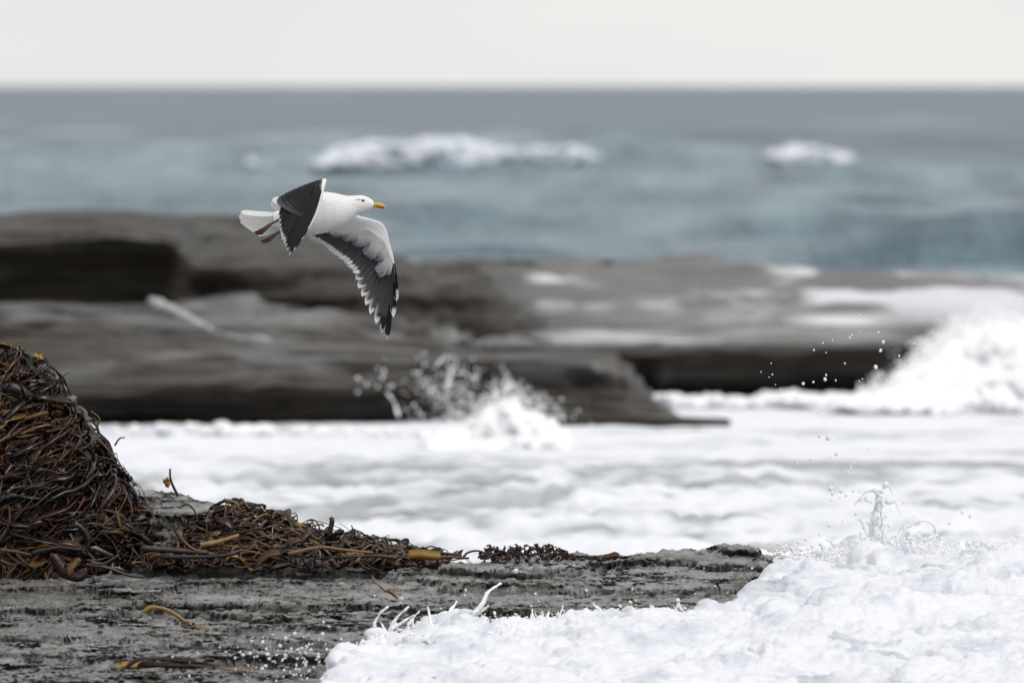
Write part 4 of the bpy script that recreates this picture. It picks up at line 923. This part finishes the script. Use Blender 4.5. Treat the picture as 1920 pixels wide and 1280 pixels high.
# far wing: we look on its pale underside
far_st = [((652, 392, 18), (590, 424, 16), 22), ((672, 405, 52), (608, 436, 48), 16), ((694, 411, 84), (640, 444, 80), 12), ((714, 418, 110), (672, 458, 106), 9), ((724, 432, 126), (694, 472, 122), 8), ((730, 456, 138), (712, 490, 136), 6), ((737, 484, 146), (724, 506, 145), 5), ((740.5, 516, 150), (735, 522, 150), 4)]
fN = wing_arm(far_st, BLACK, WHITE * .93, -1, WHITE)
bm_ = remesh(sp.verts(), sp.f, .0031, 4, .5)
kd_v = np.concatenate([G(a) for a, _ in samples]); kd_c = np.concatenate([c for _, c in samples])
kd = kdtree.KDTree(len(kd_v))
for i, q in enumerate(kd_v): kd.insert(q, i)
kd.balance()
vv = get_co(bm_); col = np.empty((len(vv), 3))
for i, q in enumerate(vv):
    h = kd.find_n(q, 4); w = np.array([1 / (x[2] + .0006) ** 2 for x in h]); col[i] = (kd_c[[x[1] for x in h]] * w[:, None]).sum(0) / w.sum()
# soft grey wash of down, paler back of the head
vv_ = vv; col *= (1 + .07 * fbm(vv[:, 0] * 30, vv[:, 1] * 60, vv[:, 2] * 90, 3))[:, None]
vv += get_no(bm_) * (.0008 * fbm(vv[:, 0] * 50, vv[:, 1] * 90, vv[:, 2] * 140, 3))[:, None]
set_co(bm_, gl(vv)); attr_col(bm_, col); link('body', bm_, M_DOWN, gull)

def feather(name, root, tip, N, w, bow, top, under, tipw, tipcol=WHITE, lift=0., black=0., mirror=None, edge=0., cam_=.18, grad=None):
    """vaned feather as a thin shell; colours on upper and lower faces; N = upper side direction"""
    root, tip, N = np.array(root, float), np.array(tip, float), np.array(N, float); n, m = 16, 5
    a = tip - root; L = np.linalg.norm(a); N = N - a * (N @ a) / L ** 2; N /= np.linalg.norm(N); S = np.cross(a / L, N)
    u = np.linspace(0, 1, n); c = root + u[:, None] * a + (np.sin(u * np.pi) * bow)[:, None] * S + (lift * u + .05 * L * np.sin(u * np.pi))[:, None] * N
    ww = w * (.55 + .45 * np.minimum(u * 3, 1)) * np.clip((1.0 - u) / .14, 0, 1) ** .5; ww = np.maximum(ww, .25)
    x = np.linspace(-1, 1, m); cam = -cam_ * w * (x ** 2)
    base = c[:, None] + (ww[:, None] * x)[..., None] * S + cam[None, :, None] * N
    v = np.concatenate([(base + .25 * N).reshape(-1, 3), (base - .25 * N).reshape(-1, 3)])
    q = grid_quads(n, m); q2 = q[:, ::-1] + n * m; ring = [i * m for i in range(n)] + [(n - 1) * m + j for j in range(1, m)] + [i * m + m - 1 for i in range(n - 2, -1, -1)] + [j for j in range(m - 2, 0, -1)]
    side = [[r1, r0, r0 + n * m, r1 + n * m] for r0, r1 in zip(ring, ring[1:] + ring[:1])]
    U = np.repeat(u, m); Xs = np.tile(x, n)
    def paint(base_c):
        cc = np.broadcast_to(base_c, (n * m, 3)).copy()
        if grad is not None: cc = cc + (grad - cc) * sstep(.35, .95, U)[:, None]
        if black: cc = np.where((U > 1 - black)[:, None], BLACK, cc)
        if edge: cc = cc + (WHITE * .8 - cc) * (sstep(.25, .8, Xs * np.sign(edge)) * sstep(1 - abs(edge), 1 - abs(edge) + .15, U))[:, None]
        if mirror: cc = np.where(((U > mirror[0]) & (U < mirror[1]))[:, None], WHITE, cc)
        return np.where((U + .02 * np.abs(Xs) > 1 - tipw)[:, None], tipcol, cc)
    cols = np.concatenate([paint(top), paint(under)])
    me = mesh_np(name, gl(G(v)), np.vstack([q, q2, np.array(side)]), smooth=False); attr_col(me, cols)
    return link(name, me, M_FEATHER, gull)
def lerp_line(pts, t):
    p = np.array(pts, float); s = np.concatenate([[0], np.cumsum(np.linalg.norm(np.diff(p, axis=0), axis=1))]); s /= s[-1]
    return np.array([np.interp(t, s, p[:, j]) for j in range(3)])
# ---- far wing (underside towards us; upper side faces away and up)
NF = np.array((.25, -.35, 1.0)) * np.array((1, 1, 1)); NF = np.array((.3, -.25, 1.))
sec_root = [(600, 428, 40), (640, 436, 80), (680, 452, 106), (706, 470, 124)]
sec_tip = [(578, 440, 44), (592, 446, 60), (601, 457, 74), (622, 475, 94), (647, 497, 110), (661, 512, 120)]
for i in range(17):
    t = i / 16.
    feather('secondary_feather', lerp_line(sec_root, t), lerp_line(sec_tip, t) + np.array((random.gauss(0, .9), random.gauss(0, .9), random.uniform(-.4, .4))), NF, random.uniform(6.8, 8.4), 1.5, BLACK, SLATE * random.uniform(.85, 1.2), .24 - .06 * t, lift=-i * .1)
pr_tip = [(666, 526), (671, 542), (677, 559), (685, 575), (693, 591.5), (704, 609), (716.6, 627), (725.8, 638), (737.2, 597), (743, 567)]
for i, (x, y) in enumerate(pr_tip):
    t = i / 9.; r = lerp_line([(706, 470, 124), (722, 484, 134), (733, 494, 142), (737, 496, 146)], t)
    feather('primary_feather', r, (x + random.gauss(0, .5), y + random.gauss(0, .7), 128 + 20 * t), NF, 8.2 - 2.8 * t, 3.0 - 4.5 * t, BLACK, SLATE * (1.15 - .3 * t), (.12, .12, .12, .12, .10, .07, .05, .045, .18, .30)[i],
            black=(0, 0, 0, 0, 0, .15, .26, .45, .62, .9)[i], edge=(-.34 if i < 6 else 0), lift=-i * .3)
# under coverts: two overlapping rows of soft pale feathers over the roots
for i in range(26):
    t = (i + .5) / 26; r = lerp_line([(612, 418, 30), (650, 426, 74), (690, 432, 100), (716, 452, 124), (730, 488, 140)], t); b = lerp_line([(585, 440, 38), (618, 462, 84), (668, 500, 112), (692, 545, 126), (716, 572, 136)], t)
    cc = WHITE * random.uniform(.84, .95); dk = SLATE * random.uniform(1.6, 3.0)
    feather('covert_feather', r - np.array((0, 0, 5.)), r + (b - r) * random.uniform(.38, .60) - np.array((0, 0, 4.)), NF, 8.5, 0, cc, cc, .02, tipcol=dk, lift=0, cam_=0., grad=dk)
# ---- near wing (dark upper side towards us)
NN = np.array((-.25, -.55, -.9)); NN = np.array((-.2, -.45, -.9))
n_root = [(532, 376, -95), (556, 370, -106), (580, 362, -116), (597, 356, -124), (604, 356, -130)]
n_tip = [(511, 384, -90), (519, 392, -98), (528, 400, -106), (528, 409, -112), (528, 418, -118), (528.5, 427, -124), (530, 435, -128), (531, 443, -132), (532, 449, -136), (534, 455, -140), (537, 461, -144), (540, 468.5, -148), (544.8, 477.5, -152), (553, 468, -154), (567, 448, -154)]
for i, tpt in enumerate(n_tip):
    t = i / 14.; prim = i >= 8
    feather('primary_feather' if prim else 'secondary_feather', lerp_line(n_root, min(t * 1.1, 1)), np.array(tpt) + np.array((random.gauss(0, .6), random.gauss(0, .8), 0)), NN, (8.0 if not prim else 6.2) - 1.6 * t, -2.0 * t, BLACK * random.uniform(.8, 1.7), SLATE, (.30, .16, .10, .085, .08, .075, .07, .065, .06, .06, .05, .045, .04, .03, .05)[i], lift=(14 - i) * .22)
for row in range(2):
    for i in range(13):
        t = (i + .5) / 13; r = lerp_line([(532, 376, -96), (558, 361, -106), (585, 350, -112), (603, 350, -124)], t); b = lerp_line([(526, 396, -106), (530, 430, -126), (540, 462, -142), (570, 440, -152)], t)
        cc = BLACK * random.uniform(.8, 1.6); f = (.36, .22)[row]
        feather('covert_feather', r + NN * (2 + row), r + (b - r) * f + NN * (3.2 + row * 1.2), NN, 6.4, 0, cc, SLATE, .02, tipcol=cc)
v, q, t_ = tube_geo(G(smooth_path([(611.5, 336, -103), (609, 348, -122), (604.5, 366, -140), (597, 394, -152), (588, 414, -158), (580, 428, -160)], 24)), np.linspace(2.0, .9, 24) * GS, 8)
me = mesh_np('leading_edge', gl(v), q, t_); attr_col(me, np.broadcast_to(WHITE, (len(v), 3))); link('leading_edge', me, M_DOWN, gull)
# white tertial crescent at the back of the near wing
for i in range(4):
    feather('tertial_feather', (536 - i, 372 + i * 3, -92 - i * 3), (512 + i * 4.5, 378 + i * 5.2, -94 - i * 3), NN, 6, 1, BLACK, SLATE, .55, lift=3)
# ---- tail
NT = np.array((-.1, .7, -.7)); NT = np.array((0, .4, 1.))
for i in range(12):
    t = i / 11.; e = (449 + 34 * max(t - .45, 0) ** 1.15 * 1.9 + 2 * (t < .1) + random.uniform(-1.6, 1.6), 397.5 + 42 * t, -8 + 14 * t)
    feather('tail_feather', (524, 402 + 26 * t, -4 + 8 * t), e, NT, 5.2, 0, WHITE * 1.1, WHITE * 1.1, .01, tipcol=WHITE * 1.1, lift=i * .1, cam_=0.)
# ---- bill, eye, feet
bsec = []
for x, t, b, w in ((692, 378.5, 389, 4.5), (697, 379.2, 389.6, 4.2), (704, 379.3, 389.3, 3.4), (711, 379.6, 390.2, 3.0), (716, 381.2, 391.4, 2.7), (719.5, 383.2, 391.6, 2.3), (722.3, 386, 390.6, 1.5), (723.3, 388, 390, .7)):
    bsec.append(((x, (t + b) / 2, 0), (0, (b - t) / 2, 0), (0, 0, w)))
v, f = loft(bsec, 16); me = bpy.data.meshes.new('bill'); me.from_pydata(gl(G(v)).tolist(), [], f); me.polygons.foreach_set('use_smooth', np.ones(len(f), bool))
c = np.broadcast_to((.56, .37, .07), v.shape).copy(); red = (v[:, 0] > 710) & (v[:, 0] < 720.5) & (v[:, 1] > 386.5); c[red] = (.45, .06, .02); c[v[:, 0] > 722.5] = (.60, .48, .20)
attr_col(me, c); link('bill', me, M_SKIN, gull)
v, q, t_ = tube_geo(G(np.array([(694.5, 385.6, -4.4), (700, 385.4, -4.0), (706, 385.2, -3.3), (711, 385.8, -3.1)])), .0011, 6); me = mesh_np('gape_line', gl(v), q, t_); attr_col(me, np.broadcast_to((.20, .07, .02), (len(v), 3))); link('gape_line', me, M_SKIN, gull)
def ball_part(name, c, r, colr, parent=gull, mat=M_SKIN):
    v = ICO_V * np.array((r[0], r[2], r[1])) * GS + G(c); me = mesh_np(name, gl(v), None, ICO_F); attr_col(me, np.broadcast_to(colr, v.shape)); return link(name, me, mat, parent)
eye = ball_part('eye', (680.3, 376.6, -12.2), (3.4, 2.5, 2.2), (.20, .13, .09))
ball_part('eye_ring', (680.3, 376.6, -11.6), (4.3, 3.2, 2.0), (.22, .06, .04)); ball_part('pupil', (680.7, 376.6, -13.4), (1.7, 1.7, 1.2), (.005, .005, .005), eye)
ball_part('dusky_lore', (672, 374.2, -12.4), (6.5, 1.0, 1.6), (.42, .41, .41), mat=M_FEATHER)
for (hip, heel, tips, dz) in (((530, 409, -20), (508, 420, -22), [(477, 436), (482, 440), (490, 440)], -22), ((534, 430, -10), (516, 440, -12), [(489, 452), (494, 455.5), (503, 454)], -12)):
    RED = np.array((.085, .034, .030))
    v, q, t_ = tube_geo(G(smooth_path([hip, ((hip[0] + heel[0]) / 2, (hip[1] + heel[1]) / 2 - .6, dz), heel], 9)), np.linspace(2.2, 1.8, 9) * GS, 8)
    me = mesh_np('leg', gl(v), q, t_); attr_col(me, RED * (1 + .0 * v)); lg = link('leg', me, M_SKIN, gull)
    for k, tp_ in enumerate(tips):
        v, q, t_ = tube_geo(G(smooth_path([heel, ((heel[0] + tp_[0]) / 2, (heel[1] + tp_[1]) / 2 + .8, dz - k), (*tp_, dz - 2 * k)], 9)), np.linspace(2.6, 1.3, 9) * GS, 8)
        me = mesh_np('toe', gl(v), q, t_); attr_col(me, RED * (1 + .0 * v)); link('toe', me, M_SKIN, lg)
    w = [heel, (*tips[0], dz), (*tips[1], dz - 2), (*tips[2], dz - 4)]; wv = np.array([w[0], (w[0] + np.array(w[1]) * 3) / 4 if False else w[1], w[2], w[3]], float)
    wv = np.concatenate([G(wv), G(wv + np.array((0, 0, .8)))]); me = mesh_np('web', gl(wv), None, [[0, 1, 2], [0, 2, 3], [4, 6, 5], [4, 7, 6], [0, 4, 5], [0, 5, 1], [1, 5, 6], [1, 6, 2], [2, 6, 7], [2, 7, 3], [3, 7, 4], [3, 4, 0]]); attr_col(me, np.broadcast_to(RED * .8, wv.shape)); link('web', me, M_SKIN, lg)
